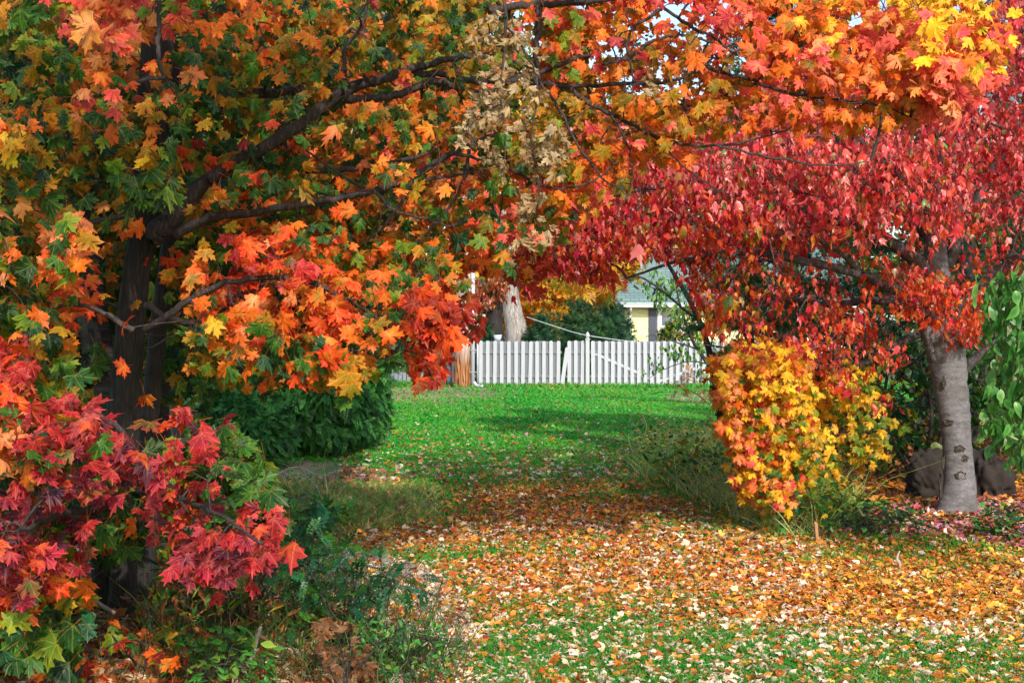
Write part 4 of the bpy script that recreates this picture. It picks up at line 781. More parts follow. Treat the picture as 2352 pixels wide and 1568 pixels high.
plant('sugar_maple', 'large maple on the left, orange red and green leaves arching over the lawn', 'tree', (bx_, D, 0),
      trunks=[([(bx_ - .01, D, -.05)] + T3([(278, 1420), (288, 1250), (286, 1100), (290, 930), (297, 800), (312, 640), (332, 520), (345, 430), (352, 250), (368, 60), (378, -150)], D), [.105, .075, .068, .072, .082, .078, .072, .068, .075, .085, .085, .08]),
              ([(at(330, 1400, 8.5).x, 8.5, -.05)] + T3([(335, 1200), (340, 1000), (350, 900), (362, 760), (385, 600), (398, 480), (400, 300), (395, 100)], 8.5), [.07, .06, .055, .055, .052, .052, .05, .045, .03]),
              ([(at(225, 1430, D).x, D + .1, -.05)] + T3([(235, 1400), (240, 1300), (235, 1150), (255, 1000), (275, 900)], D + .1), [.10, .085, .07, .06, .05, .05])],
      limbs=[(T3([(345, 545), (365, 530), (400, 500), (440, 450), (480, 412)], 7.7), [.05, .048, .042, .036, .03]),
             (T3([(480, 412), (560, 365), (630, 325), (720, 262), (800, 205), (880, 180), (960, 155), (1060, 132), (1120, 128)], 7.6), [.03, .03, .028, .026, .025, .022, .016, .012, .006]),
             (T3([(790, 226), (840, 229), (900, 222), (960, 200), (1010, 185), (1060, 205), (1140, 210)], 7.55), [.020, .018, .016, .015, .014, .012, .01]),
             (T3([(920, 170), (1000, 170), (1100, 188), (1180, 182), (1250, 162), (1310, 138), (1380, 122)], 7.65), [.014, .014, .013, .013, .012, .010, .006]),
             (T3([(1150, 185), (1230, 187), (1300, 200), (1350, 235), (1420, 270), (1500, 310), (1600, 335), (1700, 328), (1810, 298)], 7.6), [.013, .013, .012, .011, .010, .008, .006, .005, .003]),
             (T3([(1210, 190), (1300, 196), (1400, 195), (1500, 192), (1560, 180), (1620, 155), (1645, 110)], 7.8), [.010, .009, .009, .008, .007, .006, .004]),
             (T3([(1620, 152), (1700, 178), (1800, 210), (1900, 226), (2000, 240), (2110, 275)], 7.8), [.008, .008, .007, .006, .005, .003]),
             (T3([(1120, 25), (1180, 15), (1250, 10), (1340, 5), (1440, -10)], 7.5), [.018, .017, .016, .014, .012]),
             (T3([(1236, -60), (1240, 40), (1232, 110), (1234, 185)], 7.5), [.016, .015, .013, .010]),
             (T3([(1500, 0), (1570, 50), (1640, 90), (1700, 130)], 7.7), [.008, .008, .006, .004]),
             (T3([(400, 540), (480, 500), (580, 490), (680, 470), (780, 455), (860, 440), (950, 405), (1040, 350), (1130, 312), (1210, 298)], 7.4), [.022, .020, .017, .017, .016, .016, .014, .012, .010, .006]),
             (T3([(800, 452), (880, 430), (980, 412), (1060, 400), (1120, 385)], 7.45), [.011, .010, .008, .007, .004]),
             (T3([(700, 395), (800, 390), (880, 380), (940, 365), (1000, 345)], 7.8), [.013, .013, .012, .010, .006]),
             (T3([(580, 214), (640, 212), (700, 203)], 7.5), [.022, .022, .016]),
             (T3([(860, 440), (820, 425), (760, 385), (700, 345)], 7.5), [.008, .007, .006, .004]), (T3([(1080, 330), (1060, 430), (1010, 500), (960, 560)], 7.4), [.008, .007, .006, .004]),
             (T3([(330, 700), (420, 740), (480, 730), (540, 690), (600, 660)], 7.4), [.016, .013, .011, .009, .006]),
             (T3([(330, 760), (420, 700), (520, 650), (680, 640), (820, 700), (950, 780)], 7.0), [.016, .014, .012, .010, .008, .005]),
             (T3([(420, 735), (440, 760), (400, 770), (340, 800)], 7.5), [.010, .009, .008, .01]),
             (T3([(345, 430), (290, 380), (200, 300), (100, 180)], 7.2), [.035, .028, .022, .012]), (T3([(340, 470), (260, 500), (150, 520), (40, 540)], 6.6), [.03, .024, .018, .01]), (T3([(305, 760), (240, 720), (150, 700), (40, 760)], 6.4), [.025, .02, .014, .008]),
             (T3([(290, 1000), (240, 960), (150, 950), (60, 960)], 6.2), [.022, .018, .013, .008]), (T3([(286, 1120, 7.7), (320, 1130, 6.8), (400, 1140, 6.0), (500, 1180, 5.4), (600, 1250, 5.0)], 6), [.015, .012, .009, .007, .004]),
             (T3([(284, 1160, 7.7), (220, 1170, 6.8), (140, 1180, 6.0), (40, 1220, 5.3)], 6), [.02, .016, .012, .007]),
             (T3([(1500, 310), (1560, 370), (1640, 430), (1720, 470)], 7.6), [.004, .004, .003, .002]), (T3([(1400, 260), (1440, 330), (1450, 420), (1410, 500)], 7.5), [.004, .004, .003, .002]),
             (T3([(1640, 100), (1560, 80), (1500, 95), (1450, 130), (1380, 150)], 7.4), [.005, .006, .007, .007, .005]), (T3([(1040, 350), (1150, 380), (1260, 430), (1350, 420), (1420, 370)], 7.3), [.007, .006, .005, .004, .003]),
             (T3([(1235, 180), (1290, 260), (1330, 340), (1400, 420), (1470, 460)], 7.4), [.007, .006, .005, .004, .002]), (T3([(860, 440), (900, 480), (960, 500), (1040, 520)], 7.3), [.008, .007, .006, .004]),
             (T3([(950, 405), (930, 450), (880, 520), (830, 560)], 7.3), [.009, .008, .006, .004]), (T3([(800, 205), (790, 130), (830, 60), (850, -20)], 7.5), [.012, .010, .008, .006]),
             (T3([(1640, 330), (1760, 360), (1900, 380), (2000, 370)], 7.3), [.005, .005, .004, .002]), (T3([(1520, 20), (1460, 60), (1440, 110), (1460, 190)], 7.4), [.008, .007, .006, .004]),
             (T3([(362, -40), (365, 60), (362, 120), (378, 180), (402, 214)], 6.3), [.010, .009, .008, .006, .003])],
      regions=[mreg(ARCH_L, (6.9, 8.8), 620, size=.056), dict(MR, pts=ell((-2.3, 3.9, 4.7), (2.6, 1.9, 1.0), 430), k=8, rad=.16, holes=[]), mreg([(380, 600), (560, 540), (760, 590), (1000, 680), (1090, 740), (1040, 870), (1000, 890), (900, 830), (760, 890), (560, 880), (480, 800), (400, 760), (330, 720)], (6.2, 7.2), 110, k=6, size=.062),  # the ell() leaves are an unseen canopy added to shade the left side
               mreg([(1240, -60), (2300, -60), (2290, 140), (2170, 240), (2060, 290), (1880, 270), (1720, 290), (1560, 330), (1420, 400), (1290, 560), (1250, 400)], (7.1, 8.6), 500, size=.056, rad=.14),
               mreg([(2000, 60), (2290, 100), (2260, 200), (2150, 240), (2000, 200)], (7.0, 7.6), 26, size=.075),
               mreg([(-80, -60), (560, -60), (480, 200), (400, 330), (400, 480), (330, 560), (-80, 560)], (6.2, 8.4), 300, size=.062), mreg([(-80, 400), (300, 400), (300, 920), (200, 900), (-80, 900)], (5.8, 8.2), 150, size=.064),
               mreg([(205, -40), (300, -40), (290, 90), (270, 200), (235, 180), (210, 100)], (5.2, 5.6), 24, k=6, rad=.09, size=.058),
               mreg([(-80, 800), (120, 830), (230, 930), (60, 1080), (-80, 1080)], (5.2, 6.6), 34, k=6, size=.068),
               mreg([(-80, 960), (200, 955), (240, 1010), (350, 990), (390, 955), (460, 965), (510, 1020), (560, 1080), (640, 1150), (650, 1340), (560, 1350), (480, 1310), (350, 1240), (260, 1250), (190, 1240), (150, 1350), (60, 1400), (-80, 1400)], (5.2, 6.8), 165, k=5, mode='flatmaple', petiole=.7, size=.060),
               mreg([(-80, 1000), (560, 1000), (640, 1150), (620, 1250), (350, 1220), (200, 1300), (190, 1420), (-80, 1440)], (6.4, 7.8), 110, k=7, pick=flat([G, YG, O], [4, 2, 1])),
               mreg([(-80, 1350), (200, 1330), (230, 1400), (180, 1500), (-80, 1520)], (5.6, 6.6), 26, k=5),
               mreg([(470, 1000), (560, 1010), (640, 1130), (640, 1200), (540, 1150)], (6.0, 6.8), 22, k=5)],
      leafm='maple_leaf', holes=HOLE, clear=(19, .93), twr=.0015, twmax=.010, tmat={}, sides=18)

# dead beige branch caught in the arch
dl = [(T3([(1150, -30), (1165, 60), (1150, 200), (1160, 330), (1150, 420)], 6.9), [.008, .007, .005, .004, .002]), (T3([(1165, 60), (1230, 170), (1220, 330), (1240, 420), (1210, 540)], 6.9), [.006, .005, .004, .003, .002]), (T3([(1150, 240), (1100, 270), (1075, 300)], 6.9), [.004, .003, .002])]
BG = [(3, (172, 146, 108), (156, 124, 86)), (2, (142, 118, 88), (184, 160, 126)), (2, (100, 76, 52), (165, 130, 92))]
def dreg(poly, n): return dict(poly=poly, d=(6.75, 7.05), n=max(2, int(n * .85)), k=3, rad=.07, tpl=MAPLE, size=.034, pick=flat([BG], [1]), mode='droop', curl=1.1, cvar=.5, wave=.22, petiole=.8, pc=(120, 90, 60))
plant('dead_branch', 'broken hanging branch with curled beige dead leaves in the middle of the arch', 'branch', at(1160, 0, 6.9), limbs=dl, limbname='stem', crown='dead_leaves', leafm='dry_leaf',
      regions=[dreg([(1040, 50), (1130, 40), (1140, 100), (1090, 130), (1060, 110)], 9), dreg([(1120, 20), (1250, 0), (1240, 150), (1180, 220), (1120, 250), (1110, 150)], 24), dreg([(1080, 200), (1200, 180), (1260, 220), (1210, 300), (1080, 290)], 20), dreg([(1050, 270), (1130, 270), (1120, 340), (1060, 340)], 9),
               dreg([(1190, 290), (1290, 300), (1290, 370), (1230, 430), (1200, 380)], 18), dreg([(1110, 330), (1150, 330), (1150, 430), (1110, 430)], 6), dreg([(1190, 430), (1260, 450), (1250, 520), (1190, 500)], 8), dreg([(1190, 530), (1220, 530), (1220, 580), (1190, 580)], 3), dreg([(1480, 170), (1520, 170), (1500, 240), (1480, 230)], 3)], twmax=.003)
#SECTION4
# ------------------------------------------------------------------ conifers behind the red maple (right)
gP = 'dark conifers behind the red maple'
def pine(label, X, Yd, h, r, n, tr_=.14, cols=(EV,), zmin=.8, k=8, size=.17):
    a = rng.uniform(0, 6.283, n); z = rng.uniform(zmin, h, n); rr = r * (1 - z / h * .75) * rng.uniform(.3, 1, n); tiers = np.round(z / .45) * .45 + rng.normal(0, .06, n)
    pts = np.stack([X + np.cos(a) * rr, Yd + np.sin(a) * rr, tiers + rr * -.06], 1); lb = []
    for q in range(26):
        aa = rng.uniform(0, 6.283); zz = rng.uniform(max(.7, zmin), h * .9); rl = r * (1 - zz / h * .75); lb.append(([(X, Yd, zz), (X + math.cos(aa) * rl * .5, Yd + math.sin(aa) * rl * .5, zz + .05), (X + math.cos(aa) * rl, Yd + math.sin(aa) * rl, zz - .12)], [.03, .018, .006]))
    return plant('pine_tree', label, 'pine tree', (X, Yd, 0), trunks=[([(X, Yd, -.05), (X, Yd, h * .5), (X, Yd, h)], [tr_, tr_ * .7, .03])], limbs=lb, limbname='branch', regions=[dict(pts=pts, k=k, rad=.14, tpl=NEEDLE, size=size, pick=flat(list(cols), [1] * len(cols)), mode='spray', centre=(X, Yd, h * .3), spread=(1, 1, .4))], leafm='needle', group=gP, twr=.0025, twmax=.015, sag=.05)
pine('dark pine directly behind the smooth grey trunk', 5.3, 16.6, 7, 2.3, 900, zmin=.7)
pine('dark pine at the right edge behind the dogwood', 7.4, 18, 7.5, 2.4, 800, zmin=.6)
pine('dark pine behind the gap between the red and yellow maples', 3.6, 18.5, 7, 1.7, 700, zmin=1.2)
pine('lighter green pine with long needles above the yellow maple', 2.7, 16.2, 4.2, .9, 150, .07, (EVY, EV), zmin=1.6, size=.2)
# understorey wood far right: thin dark shrubs
gU = 'bare understorey shrubs behind the red maple'
for (X, Yd, r_, h, lb, pl) in [(4.3, 15, 1.0, 1.7, 'tangled green shrub left of the grey trunk', [G, YG]), (5.4, 21, 1.6, 2.6, 'dark shrub far behind the grey trunk', [G, YG, YO]), (8.2, 22, 2.0, 3.0, 'dark shrub behind the boulder at far right', [G, YO]), (4.0, 20, .8, 2.2, 'dark green shrub behind the yellow maple', [G, YG]), (10.5, 26, 2.6, 4.5, 'tall dark shrub at the far right of the wood', [G, YG])]:
    stems = [([(X, Yd, -.05), (X + rng.normal(0, .3), Yd + rng.normal(0, .3), h * .5), (X + rng.normal(0, r_ * .5), Yd + rng.normal(0, .5), h)], [.03, .02, .008]) for _ in range(7)]
    plant('shrub', lb, 'shrub', (X, Yd, 0), merge=True, trunks=stems, trunkname='stem', crown='foliage', group=gU, sides=7,
          regions=[dict(pts=ell((X, Yd, h * .55), (r_, r_ * .7, h * .5), 210), k=8, rad=.22, tpl=OVAL, size=.10, pick=flat(pl, [3, 1, 1][:len(pl)]), mode='out')], twr=.002)

RH = [(OPEN[0][0], 40, .96), ([(1405, 600), (1560, 600), (1620, 780), (1420, 700)], 40, .86), ([(2085, 830), (2270, 790), (2290, 1180), (2120, 1180)], 12.9, .9)]
# ------------------------------------------------------------------ red maple (right)
D2 = 12.7; bx2 = at(2200, 1175, D2).x
RX = ell((6.4, 11.6, 3.3), (2.2, 2.2, 1.4), 520); RX = RX[proj(RX)[:, 0] > 2400]  # unseen extra crown beyond the right edge, added to shade the wood
RM = [(4, (208, 40, 52), (216, 66, 70)), (3, (178, 24, 42), (200, 44, 58)), (4, (228, 108, 108), (234, 140, 128)), (1.2, (226, 110, 50), (215, 70, 50)), (.6, (100, 135, 50), (190, 110, 50)), (.5, (80, 135, 55), (130, 150, 60)), (2, (225, 75, 85), (230, 105, 105)), (1.4, (225, 80, 35), (215, 40, 40)), (.5, (70, 120, 45), (190, 90, 40)), (1, (150, 20, 35), (190, 40, 50))]
RMD = [(3, (190, 36, 44), (205, 55, 60)), (1, (215, 95, 60), (210, 60, 60)), (2, (130, 16, 28), (170, 30, 40)), (2, (205, 45, 50), (215, 75, 70)), (1, (200, 75, 40), (190, 45, 40)), (.5, (60, 100, 40), (150, 80, 40))]
RMO = [(3, (225, 95, 30), (220, 60, 35)), (2, (210, 45, 40), (228, 90, 45)), (1, (90, 120, 35), (225, 105, 35)), (1, (225, 135, 45), (225, 90, 35)), (.6, (190, 30, 70), (205, 40, 60))]
rc = picker([(1250, 600, [RMD], [1]), (1350, 450, [RM, PK], [2, 1]), (1500, 300, [RM, PK], [3, 1]), (1600, 400, [RM], [1]), (1450, 540, [RMD, RMO, RM], [1, 1, 1]), (1700, 250, [RM, PK], [3, 1]), (1900, 300, [RM, PK], [2, 1]), (1900, 450, [RM, PK], [3, 1]), (2100, 400, [RM, PK], [2, 1]), (2250, 250, [RM, RMD], [1, 1]), (2300, 500, [RM, RMD], [1, 1]), (1650, 550, [RMD, RMO], [1, 1]), (1850, 600, [RMD, RMO], [2, 1]), (2100, 560, [RM, RMO], [2, 1]), (2200, 640, [RMO, RM], [1, 1]),
             (2150, 690, [RMO], [1]), (2000, 720, [RMO], [1]), (1850, 760, [RM, RMO], [1, 2]), (1700, 700, [RMO, Y, RM], [3, 1, 1]), (1600, 700, [RMO, Y], [2, 1]), (1560, 620, [RMO, RM], [1, 2]), (1950, 860, [RM, RMO], [1, 1]), (1800, 640, [RMO, RM, YG], [2, 1, .5]), (1620, 760, [RMO, Y, YG], [2, 2, 1]), (1500, 600, [RMO, RM], [1, 1]), (2250, 720, [RMO], [1]), (1350, 620, [RMD, RMO], [1, 1])], 40)
def rr_(poly, d, n, k=11, **kw): r = dict(poly=poly, d=d, n=n, k=k, rad=.16, tpl=REDN, size=.062, svar=.34, pick=rc, mode='droop', petiole=.7, pc=(150, 50, 50), curl=.6, cvar=.45, fold=.25, spread=(1, 1, .9)); r.update(kw); return r
plant('red_maple', 'red maple with smooth grey trunk and drooping crimson leaves on the right', 'tree', (bx2, D2, 0),
      trunks=[([(bx2 - .01, D2, -.06), (bx2 - .005, D2, .06)] + T3([(2203, 1100), (2195, 1000), (2186, 920), (2178, 850), (2170, 790), (2180, 750), (2165, 690), (2150, 600), (2152, 500), (2175, 350), (2200, 200)], D2), [.25, .182, .140, .128, .148, .160, .178, .150, .115, .105, .085, .07, .04]),
              (T3([(2150, 830), (2135, 780), (2120, 740), (2080, 700), (2020, 690)], D2 - .05), [.05, .06, .055, .04, .03])],
      barkm='bark_grey', limbm='limb_grey', twigm='limb_grey',
      limbs=[(T3([(2150, 730, 12.6), (2100, 690, 12.4), (2000, 640, 12.2), (1850, 600, 12.0), (1700, 580, 11.9), (1560, 600, 11.8), (1440, 640, 11.8)], 12), [.07, .055, .045, .035, .026, .016, .008]),
             (T3([(2130, 760, 12.7), (2060, 790, 12.6), (1990, 830, 12.5), (1930, 850, 12.4), (1870, 850, 12.3)], 12), [.04, .032, .026, .016, .008]),
             (T3([(2120, 710, 12.6), (2020, 690, 12.9), (1900, 700, 13.1), (1800, 690, 13.2), (1700, 720, 13.2)], 12), [.045, .04, .03, .02, .01]),
             (T3([(2150, 640, 12.7), (2050, 560, 12.6), (1900, 500, 12.6), (1700, 450, 12.4), (1500, 430, 12.2), (1330, 480, 12.0), (1220, 560, 11.9)], 12), [.07, .06, .05, .04, .03, .018, .008]),
             (T3([(2155, 560, 12.7), (2000, 430, 13.0), (1800, 330, 13.3), (1600, 260, 13.4), (1430, 280, 13.4)], 13), [.06, .05, .04, .025, .01]),
             (T3([(2160, 520, 12.6), (2060, 400, 12.0), (1950, 300, 11.7), (1850, 200, 11.5)], 12), [.05, .04, .03, .015]),
             (T3([(2180, 740, 12.7), (2260, 650, 12.6), (2350, 590, 12.4), (2440, 560, 12.3)], 12), [.07, .055, .045, .03]),
             (T3([(2200, 860, 12.8), (2270, 800, 12.8), (2350, 760, 12.8), (2450, 720, 12.8)], 12), [.05, .045, .04, .03]),
             (T3([(2170, 620, 12.7), (2250, 450, 12.8), (2330, 300, 12.9), (2400, 150, 13)], 12), [.06, .05, .035, .02]),
             (T3([(1900, 700, 13.1), (1800, 770, 12.8), (1700, 800, 12.6), (1620, 790, 12.5)], 12), [.02, .015, .012, .006]),
             (T3([(1700, 580, 11.9), (1600, 520, 11.7), (1480, 490, 11.6), (1330, 420, 11.5)], 12), [.02, .015, .01, .005]),
             (T3([(1990, 640, 12.2), (1900, 560, 11.9), (1780, 540, 11.7), (1650, 650, 11.5)], 12), [.025, .018, .012, .006])],
      regions=[rr_([(1200, 330), (1340, 260), (1560, 240), (1800, 180), (2100, 60), (2400, -40), (2420, 420), (2250, 520), (2050, 530), (1850, 560), (1650, 570), (1450, 590), (1340, 640), (1250, 610), (1180, 560)], (11.0, 13.8), 820), dict(rr_([(0,0)], (0, 1), 1), pts=RX), rr_([(1200, 330), (1340, 260), (1560, 240), (1800, 180), (2100, 60), (2400, -40), (2420, 420), (2250, 520), (2050, 530), (1850, 560), (1650, 570), (1450, 590), (1340, 640), (1250, 610), (1180, 560)], (11.0, 13.8), 560, tpl=REDM, size=.052),
               rr_([(1290, 400), (1800, 300), (2250, 330), (2200, 560), (1900, 520), (1600, 560), (1420, 590), (1310, 560)], (10.6, 11.8), 330),
               rr_([(1560, 560), (2100, 520), (2130, 640), (1950, 700), (1750, 700), (1620, 690)], (11.2, 13.2), 100, k=7),
               rr_([(1690, 660), (1850, 700), (2000, 690), (2060, 740), (2080, 820), (1960, 850), (1900, 880), (1740, 830), (1640, 770)], (11.2, 12.8), 115, k=8),
               rr_([(2030, 620), (2240, 640), (2270, 760), (2200, 800), (2160, 740), (2060, 700)], (11.6, 12.5), 110, k=8),
               rr_([(1890, 860), (1960, 850), (1950, 960), (1900, 900)], (11.8, 12.3), 10, k=6), rr_([(2010, 900), (2050, 905), (2040, 950)], (11.9, 12.2), 3, k=6),
               rr_([(2200, 480), (2420, 440), (2420, 720), (2300, 650), (2230, 620)], (11.6, 13), 70, k=8),
               rr_([(1480, 560), (1640, 560), (1700, 680), (1640, 780), (1590, 700), (1540, 640)], (11.2, 12.6), 60, k=8),
               rr_([(1140, 670), (1200, 665), (1200, 720), (1150, 730)], (10.9, 11.2), 8, k=6), rr_([(1230, 560), (1400, 560), (1430, 620), (1300, 650), (1240, 620)], (11, 12), 60, k=7)],
      leafm='small_leaf', twr=.0020, twmax=.012, sag=.08, jit=.07, holes=RH, clear=(9, .6))
# bark scars
rmt = [o for o in COL.objects if o.name.startswith('red_maple')][0]; M['scar'] = plain_mat('bark_scar', (.06, .045, .035), .95, .25, 30, bump=1.0, dark=(.015, .012, .01))
for (px, py, sx_, sz_) in [(2178, 968, .045, .018), (2203, 1030, .040, .030), (2216, 1052, .030, .022), (2208, 1092, .045, .034), (2168, 880, .014, .05), (2185, 800, .07, .05), (2160, 1120, .010, .09), (2166, 1060, .008, .07)]:
    c = at(px, py, 12.7 - .122); mb = MB(); a_ = np.linspace(0, 2 * math.pi, 18, endpoint=False); wr = 1 + .22 * rng.normal(0, 1, 18)
    ring = np.stack([c.x + np.cos(a_) * sx_ * wr, c.y - .012 + 0 * a_ + .5 * (np.cos(a_) * sx_) ** 2 / .15, c.z + np.sin(a_) * sz_ * wr], 1); mb.tube(np.vstack([ring, ring[:1]]), .006, 6, cap=False)
    o2 = ring.copy(); o2[:, 1] += .03; mb.add(np.vstack([ring, o2]), [[*range(18)]] ); mb.F.append(np.array([[k, k + 18, (k + 1) % 18 + 18, (k + 1) % 18] for k in range(18)]) + mb.n - 36); mb.build('bark_scar', M['scar'], rmt)

# ------------------------------------------------------------------ yellow maple sapling (right of the lawn)
yc = picker([(1680, 860, [PE, O, Y, G], [2, 1, 2, .5]), (1700, 950, [Y, PE, O], [3, 2, 1]), (1720, 1050, [PE, O, PK, Y], [2, 1, 1, 3]), (1750, 1150, [PE, Y, PK], [2, 3, 1]), (1780, 900, [Y, YG, R, O], [2, 1, .7, 1]), (1790, 1060, [Y, RO, YG, G], [2, 1, 1, .6]), (1800, 900, [Y, O], [2, 1]), (1800, 1000, [Y, YG, PE], [2, 1, 1]), (1850, 1080, [YG, Y], [2, 2]), (1900, 950, [Y, YG], [2, 1]), (1950, 900, [Y, YG], [1, 1]), (1950, 1050, [YG, Y], [2, 1]), (1850, 850, [Y, O, R], [4, 1, .6]), (1780, 830, [O, Y, R], [1, 3, .6])], 30)
X, Yd = at(1850, 1180, 12.6).x, 12.6
stems = [(T3([(1850 + dx, 1190), (1850 + dx * 1.4, 1050), (1850 + dx * 2.2, 900), (1850 + dx * 3, 780)], 12.4 + abs(dx) / 90), [.028, .024, .018, .008]) for dx in (-45, -28, -10, 12, 30, 48)]
yr = lambda poly, d, n, k=9: dict(poly=poly, d=d, n=n, k=k, rad=.15, tpl=MAPLE, size=.056, pick=yc, mode='maple', petiole=.8, curl=.4)
plant('yellow_maple', 'bushy young maple with glowing yellow and peach leaves at the lawn edge', 'tree', (X, Yd, 0), trunks=stems, trunkname='stem', sides=8,
      regions=[yr([(1640, 830), (1700, 790), (1830, 810), (1860, 950), (1870, 1060), (1840, 1130), (1770, 1165), (1745, 1130), (1715, 1130), (1705, 1050), (1660, 1000), (1672, 940), (1640, 900)], (10.9, 12.6), 400),
               yr([(1780, 820), (1980, 830), (2010, 900), (2000, 1010), (2060, 930), (2040, 1020), (1900, 1090), (1830, 1150), (1790, 1100)], (11.8, 13.4), 150), yr([(1860, 1080), (1940, 1010), (2000, 1050), (1900, 1130)], (12, 13), 14)],
      leafm='mid_leaf', holes=[(OPEN[0][0], 40, .45), ([(1890, 960), (1990, 940), (2000, 1130), (1880, 1150)], 14, .55)])

# ------------------------------------------------------------------ sumac and small green tree in front of the fence, right
SUM = [(2, (70, 130, 40), (200, 170, 50)), (3, (225, 170, 40), (230, 130, 35)), (2, (205, 70, 40), (190, 45, 45)), (1, (90, 140, 50), (215, 80, 45))]
X, Yd = 3.0, 20.0
plant('sumac', 'sumac with long drooping yellow and red leaflets left of the house roof', 'tree', (X, Yd, 0), trunks=[([(X, Yd, -.05), (X - .3, Yd, 1.6), (X - 1.0, Yd, 2.9)], [.05, .04, .02])],
      limbs=[([(X - .3, Yd, 1.7), at(1480, 640, 20), at(1400, 650, 20)], [.02, .014, .006])], leafm='small_leaf',
      regions=[dict(poly=[(1300, 590), (1420, 560), (1430, 620), (1400, 660), (1320, 650)], d=(19.2, 21), n=42, k=3, rad=.14, tpl=SUMAC, size=.26, pick=flat([SUM, Y], [3, 2]), mode='droop', curl=.4), dict(poly=[(1300, 540), (1500, 500), (1490, 600), (1440, 640), (1380, 650), (1300, 620)], d=(20.5, 22), n=150, k=9, rad=.2, tpl=OVAL, size=.13, pick=flat([Y, YG], [3, 1]), mode='any')])
X, Yd = gr(1660, 930); X += .25
GR = [(3, (60, 110, 35), (95, 145, 50)), (1, (110, 160, 45), (150, 175, 60)), (2, (30, 70, 35), (50, 95, 40))]
plant('pear_sapling', 'leaning dark sapling with small green leaves in front of the gate', 'tree', (X, Yd, 0), trunks=[([(X, Yd, -.05)] + T3([(1645, 880), (1625, 835), (1590, 780), (1562, 700), (1550, 640)], Yd), [.05, .048, .045, .036, .026, .012])],
      limbs=[(T3([(1600, 800), (1550, 785), (1500, 770), (1470, 780)], Yd), [.02, .014, .010, .004]), (T3([(1625, 835), (1580, 830), (1520, 850), (1490, 870)], Yd), [.018, .012, .008, .004]), (T3([(1560, 700), (1510, 665), (1460, 650)], Yd), [.02, .014, .006])], leafm='green_leaf',
      regions=[dict(poly=p, d=(Yd - .5, Yd + .5), n=n, k=6, rad=.15, tpl=OVAL, size=.10, pick=flat([GR], [1]), mode='droop', petiole=.5, pc=(90, 90, 50)) for p, n in (([(1450, 620), (1560, 630), (1600, 720), (1550, 740), (1490, 680)], 55), ([(1590, 770), (1640, 780), (1650, 840), (1540, 820), (1510, 790)], 30), ([(1470, 850), (1500, 820), (1520, 830), (1500, 880)], 5), ([(1600, 840), (1660, 850), (1650, 900), (1620, 900)], 8))])
X, Yd = gr(1600, 925)
plant('fern_sprig', 'low arching sprig with brown and green leaflets at the foot of the gate', 'plant', (X, Yd, 0), trunks=[(T3([(1640, 940), (1600, 905), (1560, 888)], Yd), [.012, .008, .004])], trunkname='stem', crown='foliage',
      regions=[dict(poly=[(1520, 880), (1640, 870), (1640, 900), (1540, 898)], d=(Yd - .2, Yd + .2), n=14, k=2, rad=.1, tpl=SUMAC, size=.26, pick=flat([RD, YO], [1, 2]), mode='out')])

# ------------------------------------------------------------------ dogwood at the right edge
DG = [(3, (30, 100, 38), (90, 150, 60)), (2, (44, 118, 44), (120, 165, 85)), (.35, (90, 140, 70), (200, 190, 160)), (2, (20, 76, 34), (60, 120, 44))]
X, Yd = at(2420, 1100, 9.2).x, 9.2
dr = lambda poly, n, d=(8.6, 9.7): dict(poly=poly, d=d, n=n, k=8, rad=.12, tpl=OVAL, size=.085, pick=flat([DG], [1]), mode='droop', petiole=.4, pc=(90, 110, 50), fold=.35, curl=.6)
plant('dogwood', 'green dogwood with drooping pale edged leaves at the right edge', 'tree', (X, Yd, 0), trunks=[([(X, Yd, -.05), (X + .02, Yd, .8), (X + .05, Yd, 1.7), (X, Yd, 2.3)], [.045, .04, .03, .012])],
      limbs=[([(X, Yd, z), (X - .2, Yd - .1, z + .15), (X - .42, Yd - .1, z + .12)], [.02, .014, .006]) for z in (.9, 1.2, 1.5, 1.8)], leafm='green_leaf',
      regions=[dr([(2352, 590), (2500, 560), (2500, 700), (2330, 690), (2330, 620)], 22), dr([(2260, 650), (2480, 640), (2480, 860), (2290, 850), (2275, 700)], 62), dr([(2275, 850), (2480, 850), (2480, 950), (2300, 960)], 36), dr([(2260, 940), (2480, 950), (2480, 1060), (2310, 1040), (2270, 980)], 34)])

# ------------------------------------------------------------------ boulders, stakes and small things
M['rock'] = plain_mat('boulder_stone', (.028, .02, .015), .95, .5, 11, bump=1.0, dark=(.012, .009, .008))
def blob(name, label, c, r, mat, cat, group=None, seed=0, amp=.26):
    rs = np.random.default_rng(seed); n1, n2 = 44, 64; th = np.linspace(0, math.pi, n1)[:, None]; ph = np.arange(n2)[None] / n2 * 2 * math.pi; d = np.stack([np.sin(th) * np.cos(ph), np.sin(th) * np.sin(ph), np.cos(th) + 0 * ph], -1).reshape(-1, 3); f = np.ones(len(d))
    for k in range(16): v = nrm(rs.normal(0, 1, 3)); f += amp * rs.uniform(.4, 1) / (1 + k * .6) * np.sin(d @ v * (2 + k * 1.9) + rs.uniform(0, 6))
    V = d * f[:, None] * np.array(r) + np.array(c); i = (np.arange(n1 - 1)[:, None] * n2 + np.arange(n2)[None]); j = (np.arange(n1 - 1)[:, None] * n2 + (np.arange(n2) + 1)[None] % n2); mb = MB(); mb.add(V, np.stack([i, i + n2, j + n2, j], -1).reshape(-1, 4)); return tag(mb.build(name, mat, None, origin=(c[0], c[1], 0)), label, cat, group)
g_ = 'boulders at the foot of the wood'
a = at(2132, 1150, 13.7); blob('boulder', 'brown boulder just left of the smooth grey trunk', (a.x, 13.7, .17), (.20, .2, .24), M['rock'], 'boulder', g_, 3)
a = at(2268, 1150, 13.9); blob('boulder', 'dark boulder just right of the smooth grey trunk', (a.x, 13.9, .16), (.19, .22, .27), M['rock'], 'boulder', g_, 5)
